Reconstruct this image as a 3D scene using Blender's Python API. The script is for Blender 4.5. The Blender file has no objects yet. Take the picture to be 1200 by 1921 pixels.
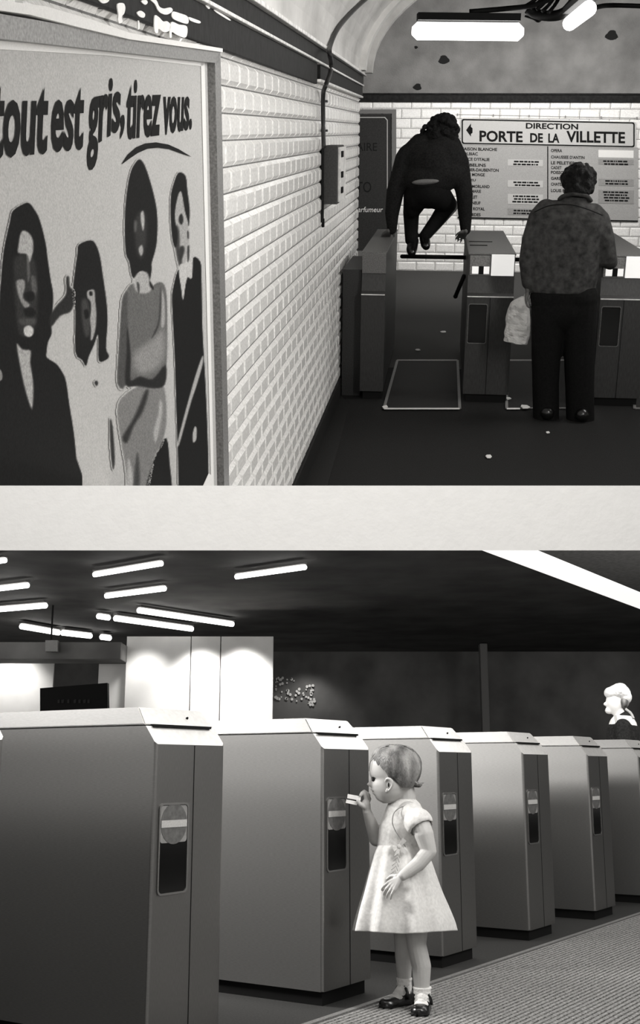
import bpy, bmesh, math, random
from mathutils import Vector, Matrix, noise
from mathutils.geometry import tessellate_polygon
random.seed(7)
S = bpy.context.scene
COL = S.collection
R = math.radians

# ------------------------------------------------------------------ camera
F = 2100.0                      # focal length in pixels of the 1200 wide frame
CX, CY = 600.0, 960.5
HL = 0.856                      # eye height above the lower hall's floor
HU = 1.85                       # eye height above the upper corridor's floor
PITCH = math.atan((1443 - CY) / F)
cam_d = bpy.data.cameras.new('camera'); cam = bpy.data.objects.new('camera', cam_d); COL.objects.link(cam)
cam.location = (0, 0, HL); cam.rotation_euler = (math.pi/2 + PITCH, 0, 0)
cam_d.sensor_fit = 'HORIZONTAL'; cam_d.sensor_width = 36.0; cam_d.lens = 36.0*F/1200.0
cam_d.clip_start = 0.05; cam_d.clip_end = 200
S.camera = cam
S.view_settings.view_transform = 'Standard'; S.view_settings.look = 'None'
S.view_settings.gamma = 1.0; S.view_settings.use_curve_mapping = False
S.view_settings.exposure = 0.0
CAM = Vector((0, 0, HL))
MC = Matrix.Rotation(math.pi/2 + PITCH, 3, 'X')

def ray(px, py):
    return MC @ Vector(((px-CX)/F, -(py-CY)/F, -1.0))

# upper corridor frame: Y along the corridor, X to the right, Z up, floor z = 0
Yu = ray(838, 245).normalized()
ax = -((715.5*810.5) + F*F)/238.0
Xu = (-(ray(CX+ax, 150))).normalized()
Xu = (Xu - Yu*Xu.dot(Yu)).normalized()
Zu = Xu.cross(Yu).normalized()
RU = Matrix((Xu, Yu, Zu)).transposed()
MU = Matrix.Translation(CAM) @ RU.to_4x4() @ Matrix.Translation((0, 0, -HU))
# lower hall frame for the gate row: world axes, floor z = 0
ML = Matrix.Identity(4)

def upx(px, py, X=None, Y=None, Z=None):
    d = RU.transposed() @ ray(px, py); o = Vector((0, 0, HU))
    t = ((X - o.x)/d.x if X is not None else (Y - o.y)/d.y if Y is not None else (Z - o.z)/d.z)
    return o + d*t
def lpx(px, py, X=None, Y=None, Z=None):
    d = ray(px, py); o = CAM
    t = ((X - o.x)/d.x if X is not None else (Y - o.y)/d.y if Y is not None else (Z - o.z)/d.z)
    return o + d*t

# ------------------------------------------------------------------ world
w = bpy.data.worlds.new('world'); S.world = w; w.use_nodes = True
w.node_tree.nodes['Background'].inputs[0].default_value = (1.0, 0.985, 0.96, 1)
w.node_tree.nodes['Background'].inputs[1].default_value = 0.16

# ------------------------------------------------------------------ lamps
def area(name, M, loc, target, sx, sy, power, spread=180):
    d = bpy.data.lights.new(name, 'AREA'); d.shape = 'RECTANGLE'; d.size = sx; d.size_y = sy
    d.energy = power; d.color = (1, 0.985, 0.96); d.spread = R(spread)
    o = bpy.data.objects.new(name, d); COL.objects.link(o)
    p = M @ Vector(loc); q = M @ Vector(target)
    o.location = p; o.rotation_euler = (q-p).to_track_quat('-Z', 'Y').to_euler()
    return o
# upper corridor: rows of tube lamps under the vault, along the corridor and over the gates
area('corridor_lamp', MU, (1.9, 3.6, 2.9), (-0.6, 4.6, 1.5), 0.5, 3.0, 135)
area('corridor_lamp', MU, (2.2, 8.0, 2.9), (-0.6, 8.0, 1.8), 0.4, 2.5, 62)
area('gate_hall_lamp', MU, (1.2, 13.1, 2.75), (1.2, 15.5, 1.6), 3.5, 0.3, 125)
area('page_fill', ML, CAM + ray(600, -200)*0.62, CAM + ray(600, 970)*1.3, 1.2, 0.15, 5.8)  # added light above the frame, brightens the blank page strip
# lower hall: unseen fill lights
area('hall_fill', ML, (0.6, 3.55, 1.62), (0.6, 3.56, 0.0), 5.0, 0.6, 26)  # unseen panel added behind the divider to light the gate tops
area('hall_fill', ML, (2.5, 6.1, 2.14), (2.5, 6.1, 0.0), 7.0, 0.9, 90)  # second added panel, hidden the same way, over the farther gates
area('front_fill', ML, (-0.3, -1.4, 1.45), (0.8, 4.0, 0.6), 1.2, 0.9, 20)  # soft frontal fill added behind the camera
area('left_hall_fill', ML, (-5.6, 1.7, 1.45), (0.8, 4.6, 0.9), 3.2, 0.8, 45)  # off-frame light added for sheen on the gate sides
area('left_high_fill', ML, (-4.2, 1.5, 2.9), (1.0, 4.9, 0.9), 2.6, 0.8, 75)  # added high at left to brighten the upper gate sides
area('left_side_fill', ML, (-3.6, 5.6, 2.7), (2.4, 7.0, 0.9), 1.4, 0.5, 270, 110)  # added out of view so the farther gate sides turn bright
area('ceiling_fill', ML, (5.2, 9.0, 2.0), (4.2, 12.5, 3.0), 1.5, 1.5, 60)  # added to light the grey ceiling panel from below
area('far_fill', ML, (2.9, 8.2, 2.62), (2.9, 9.9, 1.3), 2.0, 0.2, 50)  # added fill hidden by the divider, lights the white-haired woman
area('far_hall_fill', ML, (-6.0, 12.5, 2.85), (-3.0, 11.0, 1.0), 2.5, 2.5, 120)  # unseen light added to whiten the pale panels

# ------------------------------------------------------------------ materials
def mat(name, col, rough=0.6, metal=0.0, nscale=0, namt=0.0, bump=0.0, bscale=60, stretch=None, emit=0, coat=0, detail=6):
    m = bpy.data.materials.new(name); m.use_nodes = True
    nt = m.node_tree; b = nt.nodes['Principled BSDF']
    c = (col, col*0.985, col*0.96) if not isinstance(col, tuple) else col
    b.inputs['Base Color'].default_value = (*c, 1); b.inputs['Roughness'].default_value = rough
    b.inputs['Metallic'].default_value = metal
    if rough >= 0.6 and not metal: b.inputs['Specular IOR Level'].default_value = 0.12
    tc = nt.nodes.new('ShaderNodeTexCoord'); src = tc.outputs['Object']
    if stretch:
        mp = nt.nodes.new('ShaderNodeMapping'); mp.inputs['Scale'].default_value = stretch
        nt.links.new(src, mp.inputs['Vector']); src = mp.outputs['Vector']
    if namt:
        n = nt.nodes.new('ShaderNodeTexNoise'); n.inputs['Scale'].default_value = nscale; n.inputs['Detail'].default_value = detail
        nt.links.new(src, n.inputs['Vector'])
        cr = nt.nodes.new('ShaderNodeValToRGB')
        cr.color_ramp.elements[0].position = 0.3; cr.color_ramp.elements[1].position = 0.7
        lo = tuple(max(0, x*(1-namt)) for x in c); hi = tuple(min(1, x*(1+namt)) for x in c)
        cr.color_ramp.elements[0].color = (*lo, 1); cr.color_ramp.elements[1].color = (*hi, 1)
        nt.links.new(n.outputs['Fac'], cr.inputs['Fac']); nt.links.new(cr.outputs['Color'], b.inputs['Base Color'])
    if bump:
        n2 = nt.nodes.new('ShaderNodeTexNoise'); n2.inputs['Scale'].default_value = bscale; n2.inputs['Detail'].default_value = 5
        nt.links.new(src, n2.inputs['Vector'])
        bp = nt.nodes.new('ShaderNodeBump'); bp.inputs['Strength'].default_value = bump; bp.inputs['Distance'].default_value = 0.01
        nt.links.new(n2.outputs['Fac'], bp.inputs['Height']); nt.links.new(bp.outputs['Normal'], b.inputs['Normal'])
    if emit:
        b.inputs['Emission Color'].default_value = (1, 0.985, 0.96, 1); b.inputs['Emission Strength'].default_value = emit
    return m
M_tile = mat('glazed_tile', 0.74, 0.22, 0, 90, 0.16, 0.10, 40)
M_grout = mat('grout', 0.16, 0.9, 0, 40, 0.3)
M_tile_far = mat('glazed_tile_far', 0.80, 0.3, 0, 60, 0.12, 0.1, 30)
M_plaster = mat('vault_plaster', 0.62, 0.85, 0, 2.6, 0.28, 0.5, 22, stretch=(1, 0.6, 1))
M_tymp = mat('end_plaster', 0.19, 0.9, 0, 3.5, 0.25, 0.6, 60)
M_cornice = mat('dark_cornice', 0.010, 0.6, 0, 30, 0.6, 0.3, 12)
M_lightline = mat('pale_edge', 0.75, 0.4, 0, 25, 0.3)  # pale tone for rims, edge strips and the switch box cover
M_ufloor = mat('asphalt_floor', 0.016, 0.75, 0, 220, 0.6, 0.3, 120)
M_ufloor2 = mat('gate_floor', 0.05, 0.7, 0, 220, 0.5, 0.2, 120)
M_plate = mat('floor_plate', 0.018, 0.6, 0, 160, 0.5)
M_white = mat('white_enamel', 0.8, 0.5, 0, 40, 0.08)
M_paper = mat('page_paper', 0.80, 0.95, 0, 60, 0.02, 0.10, 170)
M_lpanel = mat('glow_panel', 0.8, 0.5, emit=0.55)  # blank white panels given a glow so they read bright
M_black = mat('black', 0.006, 0.6)
M_blackg = mat('black_glass', 0.006, 0.12)
M_dark = mat('dark_metal', 0.03, 0.5, 0.3, 120, 0.3)
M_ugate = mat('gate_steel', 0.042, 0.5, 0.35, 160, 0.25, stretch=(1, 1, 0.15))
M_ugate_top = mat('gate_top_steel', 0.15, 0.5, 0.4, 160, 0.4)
M_print = mat('print_ink', 0.009, 0.8, 0, 180, 0.4)
M_sheet = mat('poster_sheet', 0.44, 0.85, 0, 260, 0.16)
M_sheet_hi = mat('poster_margin', 0.74, 0.85, 0, 260, 0.06)
M_g1 = mat('print_dark_grey', 0.03, 0.85, 0, 220, 0.45)
M_g2 = mat('print_mid_grey', 0.15, 0.85, 0, 240, 0.4)
M_g3 = mat('print_pale_grey', 0.27, 0.85, 0, 240, 0.35)
M_g4 = mat('print_light', 0.44, 0.85, 0, 240, 0.25)
M_frame = mat('poster_frame', 0.22, 0.45, 0.3, 150, 0.35)
M_sign = mat('sign_enamel', 0.46, 0.5, 0, 220, 0.2)
M_sign2 = mat('sign_board', 0.33, 0.5, 0, 220, 0.25)
M_box = mat('switch_box', 0.06, 0.6, 0, 100, 0.2)
M_skin = mat('skin', 0.46, 0.55, 0, 30, 0.06, 0.05, 200)
M_skin_d = mat('skin_man', 0.12, 0.6, 0, 60, 0.2)
M_hair_d = mat('dark_hair', 0.007, 0.6, 0, 80, 0.6, 1.0, 90)
M_jacket_b = mat('black_jersey', 0.012, 0.9, 0, 90, 0.5, 0.3, 30)
M_trouser = mat('dark_trousers', 0.006, 0.9, 0, 90, 0.4, 0.3, 20)
M_denim = mat('denim', 0.045, 0.85, 0, 25, 0.5, 0.6, 22)
M_bag = mat('crumpled_paper', 0.50, 0.7, 0, 12, 0.2, 1.0, 35)
M_steel = mat('brushed_steel', 0.23, 0.50, 0.9, 60, 0.10, 0.03, 160, stretch=(1, 1, 14))
M_steel_f = mat('brushed_steel_front', 0.22, 0.42, 1.0, 60, 0.10, 0.03, 160, stretch=(14, 14, 1))
M_lid = mat('satin_steel_lit', 0.78, 0.42, 0.75, 60, 0.06)  # paler steel for upward faces; overhead reflection put into the colour
M_plinth = mat('plinth', 0.008, 0.7)
M_lfloor = mat('passage_floor', 0.035, 0.6, 0, 120, 0.3)
M_mat = mat('ribbed_rubber', 0.22, 0.6, 0, 90, 0.7, 0.3, 90)
M_lwall = mat('hall_wall', 0.16, 0.7, 0, 1.2, 0.4, 0.05, 5)
M_lwall_b = mat('pale_panel', 0.80, 0.6, 0, 3, 0.06)
M_lceil = mat('hall_ceiling', 0.13, 0.8, 0, 1.5, 0.3)
M_lceil_g = mat('hall_ceiling_grey', 0.22, 0.8, 0, 20, 0.2)
M_tube = mat('lamp_tube', 0.9, 0.4, emit=5)
M_tubeu = mat('corridor_tube', 0.9, 0.4, emit=6)
M_strip = mat('lamp_trough', 0.9, 0.5, emit=0.95)
M_dress = mat('pale_cotton', 0.62, 0.85, 0, 90, 0.10, 0.35, 30)
M_trim = mat('dress_trim', 0.25, 0.85, 0, 60, 0.3)
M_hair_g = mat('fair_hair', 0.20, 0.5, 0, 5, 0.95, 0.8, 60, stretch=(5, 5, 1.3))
M_sock = mat('white_sock', 0.80, 0.9, 0, 60, 0.1, 0.5, 120)
M_shoe = mat('black_patent', 0.006, 0.25)
M_coat = mat('dark_coat', 0.02, 0.9, 0, 60, 0.5)
M_whair = mat('white_hair', 0.95, 0.7, 0, 40, 0.15, 0.6, 60)
M_disc = mat('sign_disc', 0.10, 0.5, 0, 60, 0.3)
M_discbg = mat('sign_disc_ground', 0.22, 0.5, 0, 60, 0.2)

# ------------------------------------------------------------------ helpers
def link(name, me, M, parent=None, mats=None, smooth=False):
    o = bpy.data.objects.new(name, me); COL.objects.link(o)
    if mats:
        for m in (mats if isinstance(mats, (list, tuple)) else [mats]): me.materials.append(m)
    if parent is not None: o.parent = parent
    elif M is not None: o.matrix_world = M
    if smooth:
        for p in me.polygons: p.use_smooth = True
    return o
def obj(name, bm, mats, parent=None, M=None, smooth=False):
    bmesh.ops.recalc_face_normals(bm, faces=bm.faces)
    me = bpy.data.meshes.new(name); bm.to_mesh(me); bm.free()
    return link(name, me, M, parent, mats, smooth)
def tag(o, label, cat, group=None):
    o['label'] = label; o['category'] = cat
    if group: o['group'] = group
    return o
def thing(name, label, cat, M, loc=(0, 0, 0), rz=0, group=None):
    o = bpy.data.objects.new(name, None); COL.objects.link(o); o.empty_display_size = 0.1
    o.matrix_world = M @ Matrix.Translation(loc) @ Matrix.Rotation(rz, 4, 'Z')
    return tag(o, label, cat, group)
def struct(name, bm, mats, M=ML, smooth=False):
    o = obj(name, bm, mats, None, M, smooth); o['kind'] = 'structure'; return o
def NB(): return bmesh.new()
def box(bm, x0, x1, y0, y1, z0, z1, mi=0, bev=0, T=None):
    r = bmesh.ops.create_cube(bm, size=1.0)['verts']
    for v in r:
        v.co = Vector(((x0+x1)/2 + v.co.x*(x1-x0), (y0+y1)/2 + v.co.y*(y1-y0), (z0+z1)/2 + v.co.z*(z1-z0)))
    fs = set(f for v in r for f in v.link_faces)
    if bev:
        es = list(set(e for v in r for e in v.link_edges))
        g = bmesh.ops.bevel(bm, geom=es, offset=bev, segments=2, affect='EDGES', profile=0.6)
        fs |= set(g['faces']); r = list(set(v for f in g['faces'] for v in f.verts) | set(v for v in r if v.is_valid))
    for f in fs:
        if f.is_valid: f.material_index = mi
    if T is not None:
        for v in r:
            if v.is_valid: v.co = T @ v.co
    return bm
def prism(bm, pts, off, mi=0):
    """closed polygon of 3D points thickened by the vector off"""
    off = Vector(off); n = len(pts)
    tri = tessellate_polygon([[Vector(p) for p in pts]])
    a = [bm.verts.new(Vector(p)) for p in pts]; b = [bm.verts.new(Vector(p)+off) for p in pts]
    fs = []
    for t in tri:
        try:
            fs.append(bm.faces.new([a[i] for i in t])); fs.append(bm.faces.new([b[i] for i in reversed(t)]))
        except ValueError: pass
    for i in range(n):
        j = (i+1) % n
        try: fs.append(bm.faces.new([a[i], a[j], b[j], b[i]]))
        except ValueError: pass
    for f in fs: f.material_index = mi
def smooth_pts(pts, closed=False, k=6):
    """Catmull-Rom through points"""
    P = [Vector(p) for p in pts]; n = len(P); out = []
    rng = range(n) if closed else range(n-1)
    for i in rng:
        p0 = P[(i-1) % n] if closed or i > 0 else P[0]; p1 = P[i]; p2 = P[(i+1) % n]
        p3 = P[(i+2) % n] if closed or i+2 < n else P[-1]
        for s in range(k):
            t = s/k
            out.append(0.5*((2*p1) + (p2-p0)*t + (2*p0-5*p1+4*p2-p3)*t*t + (3*p1-p0-3*p2+p3)*t**3))
    if not closed: out.append(P[-1])
    return out
def tube(bm, pts, rad, seg=12, mi=0, cap=True):
    P = [Vector(p) for p in pts]; rr = rad if isinstance(rad, (list, tuple)) else [rad]*len(P)
    rings = []; up = Vector((0.13, 0.21, 1)).normalized()
    for i, p in enumerate(P):
        t = (P[min(i+1, len(P)-1)] - P[max(i-1, 0)]).normalized()
        s = t.cross(up)
        if s.length < 1e-4: s = t.cross(Vector((1, 0, 0)))
        s.normalize(); u = s.cross(t)
        rings.append([bm.verts.new(p + (s*math.cos(a)+u*math.sin(a))*rr[i]) for a in [2*math.pi*k/seg for k in range(seg)]])
    for i in range(len(rings)-1):
        for k in range(seg):
            f = bm.faces.new([rings[i][k], rings[i][(k+1) % seg], rings[i+1][(k+1) % seg], rings[i+1][k]]); f.material_index = mi
    if cap:
        for r_ in (rings[0], rings[-1][::-1]):
            f = bm.faces.new(r_); f.material_index = mi
def ellipsoid(bm, c, r, rot=None, seg=20, mi=0):
    res = bmesh.ops.create_uvsphere(bm, u_segments=seg, v_segments=max(8, seg*2//3), radius=1.0)['verts']
    Q = rot if rot is not None else Matrix.Identity(3)
    if not isinstance(r, (list, tuple)): r = (r, r, r)
    for v in res:
        v.co = Vector(c) + Q @ Vector((v.co.x*r[0], v.co.y*r[1], v.co.z*r[2]))
    for f in set(f for v in res for f in v.link_faces): f.material_index = mi
def cap(bm, a, b, ra, rb, seg=16):
    """tapered limb with round ends"""
    a = Vector(a); b = Vector(b); d = b-a; L = d.length
    ellipsoid(bm, a, ra, seg=seg); ellipsoid(bm, b, rb, seg=seg)
    if L > 1e-5:
        n = max(2, int(L/(min(ra, rb)*1.2))+1)
        tube(bm, [a.lerp(b, i/n) for i in range(n+1)], [ra+(rb-ra)*i/n for i in range(n+1)], seg)
def chain(bm, pts, rad):
    for i in range(len(pts)-1): cap(bm, pts[i], pts[i+1], rad[i], rad[i+1])
def fused(name, bm, m, parent, voxel=0.006, smooth=4, M=None):
    """one continuous surface grown over the overlapping limb volumes"""
    o = obj(name, bm, m, parent, M)
    r_ = o.modifiers.new('fuse', 'REMESH'); r_.mode = 'VOXEL'; r_.voxel_size = voxel; r_.use_smooth_shade = True
    if smooth:
        s = o.modifiers.new('smooth', 'SMOOTH'); s.iterations = smooth; s.factor = 0.5
    return o
def loft(bm, rings, closed_ends=True, mi=0):
    V = [[bm.verts.new(p) for p in r_] for r_ in rings]; n = len(V[0])
    for i in range(len(V)-1):
        for k in range(n):
            f = bm.faces.new([V[i][k], V[i][(k+1) % n], V[i+1][(k+1) % n], V[i+1][k]]); f.material_index = mi
    if closed_ends:
        bm.faces.new(V[0]).material_index = mi; bm.faces.new(V[-1][::-1]).material_index = mi
    return V
def clip_below(bm, M, py, keep_above=True):
    """cut the room's geometry along the slanted face of the divider that carries it"""
    n_w = ray(0, py).cross(ray(1200, py)).normalized()
    if n_w.z < 0: n_w = -n_w
    Mi = M.inverted(); co = Mi @ CAM; no = (Mi.to_3x3() @ n_w).normalized()
    bmesh.ops.bisect_plane(bm, geom=bm.verts[:]+bm.edges[:]+bm.faces[:], plane_co=co, plane_no=no if keep_above else -no,
                           clear_inner=True, clear_outer=False)
_tc = {}
def text_verts(s, shear=0.0, offset=0.0):
    key = (s, shear, offset)
    if key in _tc: return _tc[key]
    cu = bpy.data.curves.new('t', 'FONT'); cu.body = s; cu.shear = shear; cu.offset = offset; cu.resolution_u = 3
    o = bpy.data.objects.new('t', cu); COL.objects.link(o)
    dg = bpy.context.evaluated_depsgraph_get(); dg.update()
    me = bpy.data.meshes.new_from_object(o.evaluated_get(dg))
    vs = [v.co.copy() for v in me.vertices]; fs = [tuple(p.vertices) for p in me.polygons]
    bpy.data.objects.remove(o); bpy.data.curves.remove(cu); bpy.data.meshes.remove(me)
    x0 = min(v.x for v in vs); x1 = max(v.x for v in vs); y0 = min(v.y for v in vs); y1 = max(v.y for v in vs)
    uv = [((v.x-x0)/(x1-x0), (v.y-y0)/(y1-y0)) for v in vs]
    _tc[key] = (uv, fs); return _tc[key]
def text_on(bm, s, fn, x0, x1, yt0, yb0, yt1=None, yb1=None, shear=0.0, offset=0.0, thick=(0, 0, 0), mi=0):
    """lettering filling x0..x1 between its top and bottom lines, laid on a surface by fn(px, py)"""
    yt1 = yt0 if yt1 is None else yt1; yb1 = yb0 if yb1 is None else yb1
    uv, fs = text_verts(s, shear, offset); vs = []
    for u, v in uv:
        x = x0+(x1-x0)*u; top = yt0+(yt1-yt0)*u; bot = yb0+(yb1-yb0)*u
        vs.append(bm.verts.new(fn(x, bot+(top-bot)*v) + Vector(thick)))
    for f in fs:
        try: bm.faces.new([vs[i] for i in f]).material_index = mi
        except ValueError: pass

def copy_tree(o, parent=None):
    c = o.copy(); COL.objects.link(c)
    if parent is not None: c.parent = parent
    for ch in list(o.children): copy_tree(ch, c)
    return c

# ================================================================== DIVIDER (blank strip of the page)
bm = NB()
d0, d1 = 1.3, 2.4
pts = []
for X in (-3.2, 3.2):
    ring = [CAM + ray(600, 911)*d0, CAM + ray(600, 911)*d1, CAM + ray(600, 1032.5)*d1, CAM + ray(600, 1032.5)*d0]
    pts.append([bm.verts.new(Vector((X, p.y, p.z))) for p in ring])
for k in range(4): bm.faces.new([pts[0][k], pts[0][(k+1) % 4], pts[1][(k+1) % 4], pts[1][k]])
bm.faces.new(pts[0]); bm.faces.new(pts[1][::-1])
struct('trim_1', bm, M_paper)

# ================================================================== UPPER CORRIDOR
XW = upx(638, 737, Z=0).x               # wall plane
YF = upx(900, 755, Z=0).y               # front of the gates
YE = upx(672, 400, X=XW).y              # end of the tiled side wall
YB = upx(900, 510, Z=0).y               # far wall
print('XW', XW, 'YF', YF, 'YE', YE, 'YB', YB)

def tile_wall(bm, axis, plane, a0, a1, z0, z1, tw, th, sgn, gap=0.005, dep=0.014, bevw=0.015, sweep=1):
    """bevelled metro tiles; axis 'Y': wall in the YZ plane at x=plane, 'X': wall in the XZ plane at y=plane"""
    def P(a, d, z): return Vector((plane+sgn*d, a, z)) if axis == 'Y' else Vector((a, plane+sgn*d, z))
    q = [bm.verts.new(P(a, 0, z)) for a, z in ((a0, z0), (a1, z0), (a1, z1), (a0, z1))]; bm.faces.new(q).material_index = 1
    z = z0; r = 0
    while z < z1-0.01:
        a = a0 - (tw/2 if r % 2 else 0)
        while a < a1-0.005:
            l, rr = max(a, a0)+gap/2, min(a+tw, a1)-gap/2; b, t = z+gap/2, min(z+th, z1)-gap/2
            if rr-l > 0.03:
                o = [bm.verts.new(P(*p)) for p in ((l, 0.001, b), (rr, 0.001, b), (rr, 0.001, t), (l, 0.001, t))]
                j = random.uniform(-0.0012, 0.0012)
                i = [bm.verts.new(P(*p)) for p in ((l+bevw, dep+j, b+bevw), (rr-bevw, dep-j, b+bevw), (rr-bevw, dep-j, t-bevw), (l+bevw, dep+j, t-bevw))]
                bm.faces.new(i)
                for k in range(4): bm.faces.new([o[k], o[(k+1) % 4], i[(k+1) % 4], i[k]])
            a += tw
        z += th; r += 1
bm = NB()
tile_wall(bm, 'Y', XW-0.012, 1.2, YE, 0.13, 2.10, 0.19, 0.0843, 1)
clip_below(bm, MU, 935)
struct('wall_left', bm, [M_tile, M_grout], MU)
# body of the side wall behind the tiles with its plain end
bm = NB(); box(bm, XW-0.30, XW-0.013, 1.2, YE, 0.0, 2.45); clip_below(bm, MU, 935)
struct('wall_left_core', bm, M_tile_far, MU)
# dark skirting at the foot of the tiles
bm = NB(); box(bm, XW-0.012, XW+0.012, 4.0, YF+0.1, 0.0, 0.13, bev=0.003); clip_below(bm, MU, 935)
struct('baseboard_left', bm, M_plate, MU)
# frieze, rails and cornice
zc0, zc1, zc2 = 2.083, 2.195, 2.285
def step_y(a, b, zz0, zz1, x1, m, nm, bev=0.004):
    bm = NB(); box(bm, XW-0.02, x1, a, b, zz0, zz1, bev=bev); clip_below(bm, MU, 935); return struct(nm, bm, m, MU)
step_y(1.2, upx(590, 170, X=XW).y, zc0, zc1-0.008, XW+0.014, M_cornice, 'trim_2')
step_y(upx(590, 170, X=XW).y+0.12, YE+0.02, zc0+0.03, zc1-0.008, XW+0.018, M_cornice, 'trim_3')
step_y(upx(590, 170, X=XW).y+0.12, YE+0.02, zc0+0.015, zc0+0.03, XW+0.024, M_lightline, 'trim_4')
step_y(1.2, YE+0.03, zc1-0.008, zc1+0.004, XW+0.030, M_lightline, 'trim_5')
step_y(1.2, YE+0.05, zc1+0.004, zc2-0.018, XW+0.022, M_cornice, 'trim_6')
step_y(1.2, YE+0.08, zc2-0.018, zc2, XW+0.045, M_lightline, 'trim_7')
# flaked paint on the frieze
def wallf(off=0.016): return lambda x, y: upx(x, y, X=XW+off)
fl = [[(183,-3),(202,-3),(200,4),(190,6)], [(218,8),(229,6),(233,14),(231,25),(226,32),(228,40),(222,44),(219,36),(220,26)], [(255,24),(262,20),(270,26),(268,33),(260,31)],
      [(263,2),(272,0),(275,5),(270,9)], [(279,-2),(291,0),(297,12),(306,16),(318,14),(322,20),(313,27),(303,26),(295,20),(289,8)],
      [(288,30),(296,32),(304,40),(312,40),(318,47),(315,58),(305,60),(296,54),(294,62),(288,58)], [(322,22),(336,25),(350,31),(351,44),(338,42),(322,34)],
      [(319,42),(334,46),(349,50),(347,70),(331,66),(321,60),(320,70),(316,68)], [(352,32),(362,35),(374,40),(372,44),(356,39)], [(257,40),(259,40),(260,52),(257,55)],
      [(384,10),(392,13),(390,17)], [(400,18),(412,24),(430,36),(428,38),(405,24)]]
bm = NB()
for p in fl:
    q = smooth_pts([(a, b, 0) for a, b in p], True, 4); prism(bm, [wallf(0.0145)(v.x, v.y) for v in q], (0.0025, 0, 0))
o = obj('peeling_paint', bm, M_white, None, MU); o['kind'] = 'structure'

# vault
xc, av, bv = XW+0.03+2.25, 2.25, 1.08
bm = NB(); rings = []
nseg = 40
def vault_ring(y, a_, b_, z0): return [Vector((xc - a_*math.cos(t), y, z0 + b_*math.sin(t))) for t in [math.pi*k/nseg for k in range(nseg+1)]]
ys = [1.2, 3, 5, 7, 8.4, YE]
rin = [vault_ring(y, av, bv, zc2-0.005) for y in ys]; rout = [vault_ring(y, av+0.25, bv+0.25, zc2-0.005) for y in ys]
for R_ in (rin, rout):
    V = [[bm.verts.new(p) for p in r_] for r_ in R_]
    for i in range(len(V)-1):
        for k in range(nseg): bm.faces.new([V[i][k], V[i][k+1], V[i+1][k+1], V[i+1][k]])
    if R_ is rin: Vin = V
for k in range(nseg): bm.faces.new([Vin[-1][k], Vin[-1][k+1], V[-1][k+1], V[-1][k]])
struct('ceiling', bm, M_plaster, MU, smooth=False)
# rib arch near the end of the vault
bm = NB()
for ya, yb, dd in ((YE-0.55, YE-0.35, 0.045), (YE-0.12, YE+0.02, 0.07)):
    r0 = vault_ring(ya, av, bv, zc2); r1 = vault_ring(ya, av-dd, bv-dd, zc2); r2 = vault_ring(yb, av-dd, bv-dd, zc2); r3 = vault_ring(yb, av, bv, zc2)
    V = [[bm.verts.new(p) for p in r_] for r_ in (r0, r1, r2, r3)]
    for i in range(3):
        for k in range(nseg): bm.faces.new([V[i][k], V[i][k+1], V[i+1][k+1], V[i+1][k]])
struct('ceiling_rib', bm, M_plaster, MU)
# far wall, tiled, with its dark cornice and rough plaster above
bm = NB()
XR = xc+av+1.0
zt = upx(900, 192, Y=YB).z; zt2 = upx(900, 175, Y=YB).z
tile_wall(bm, 'X', YB, XW-2.5, XR, 0.0, zt+0.01, 0.26, 0.125, -1, gap=0.006, dep=0.010, bevw=0.018)
struct('wall_back', bm, [M_tile_far, M_grout], MU)
bm = NB(); box(bm, XW-2.5, XR, YB-0.05, YB, zt, zt2, bev=0.008); box(bm, XW-2.5, XR, YB-0.075, YB, zt2-0.02, zt2, bev=0.004); struct('trim_8', bm, M_cornice, MU)
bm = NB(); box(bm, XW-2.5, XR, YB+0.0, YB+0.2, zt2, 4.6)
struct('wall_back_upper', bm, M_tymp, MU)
# holes in the end plaster
bm = NB()
for px, py, r_ in ((832, 112, 9), (783, 163, 7), (1147, 66, 10), (780, 89, 3)):
    c = upx(px, py, Y=YB-0.002); rr = r_/ (F/YB)
    prism(bm, [c+Vector((rr*math.cos(t)*(1+0.25*math.sin(3*t+px)), 0, rr*0.8*math.sin(t))) for t in [2*math.pi*k/14 for k in range(14)]], (0, -0.003, 0))
o = obj('plaster_holes', bm, M_black, None, MU); o['kind'] = 'structure'
# right side wall (outside the frame) and roof slab of the gate hall
bm = NB(); box(bm, xc+av+0.02, xc+av+0.25, 3.0, YE, 0, 2.5); struct('wall_right', bm, M_tile_far, MU)
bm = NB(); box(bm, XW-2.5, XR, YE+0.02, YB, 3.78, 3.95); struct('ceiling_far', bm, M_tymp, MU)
bm = NB(); box(bm, XW-2.6, XW-2.5, YE, YB, 0, 4.2); struct('wall_far_left', bm, M_tile_far, MU)
# floor
bm = NB(); box(bm, XW-2.5, XR, 4.3, YB, -0.1, 0.0); clip_below(bm, MU, 950)
struct('floor', bm, M_ufloor, MU)
bm = NB(); box(bm, XW-2.5, XR, YF+1.15, YB-0.01, 0.0, 0.004); struct('floor_beyond_gates', bm, M_ufloor2, MU)
# kerb strip along the wall and drain line
bm = NB(); q = [upx(637, 820, Z=0.002), upx(640, 745, Z=0.002), upx(650, 745, Z=0.002), upx(612, 935, Z=0.002), upx(560, 935, Z=0.002)]
prism(bm, [upx(x, y, Z=0.002) for x, y in ((560,930),(638,741),(655,760),(640,820),(609,930))], (0, 0, 0.003)); struct('floor_strip', bm, M_plate, MU)

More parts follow.
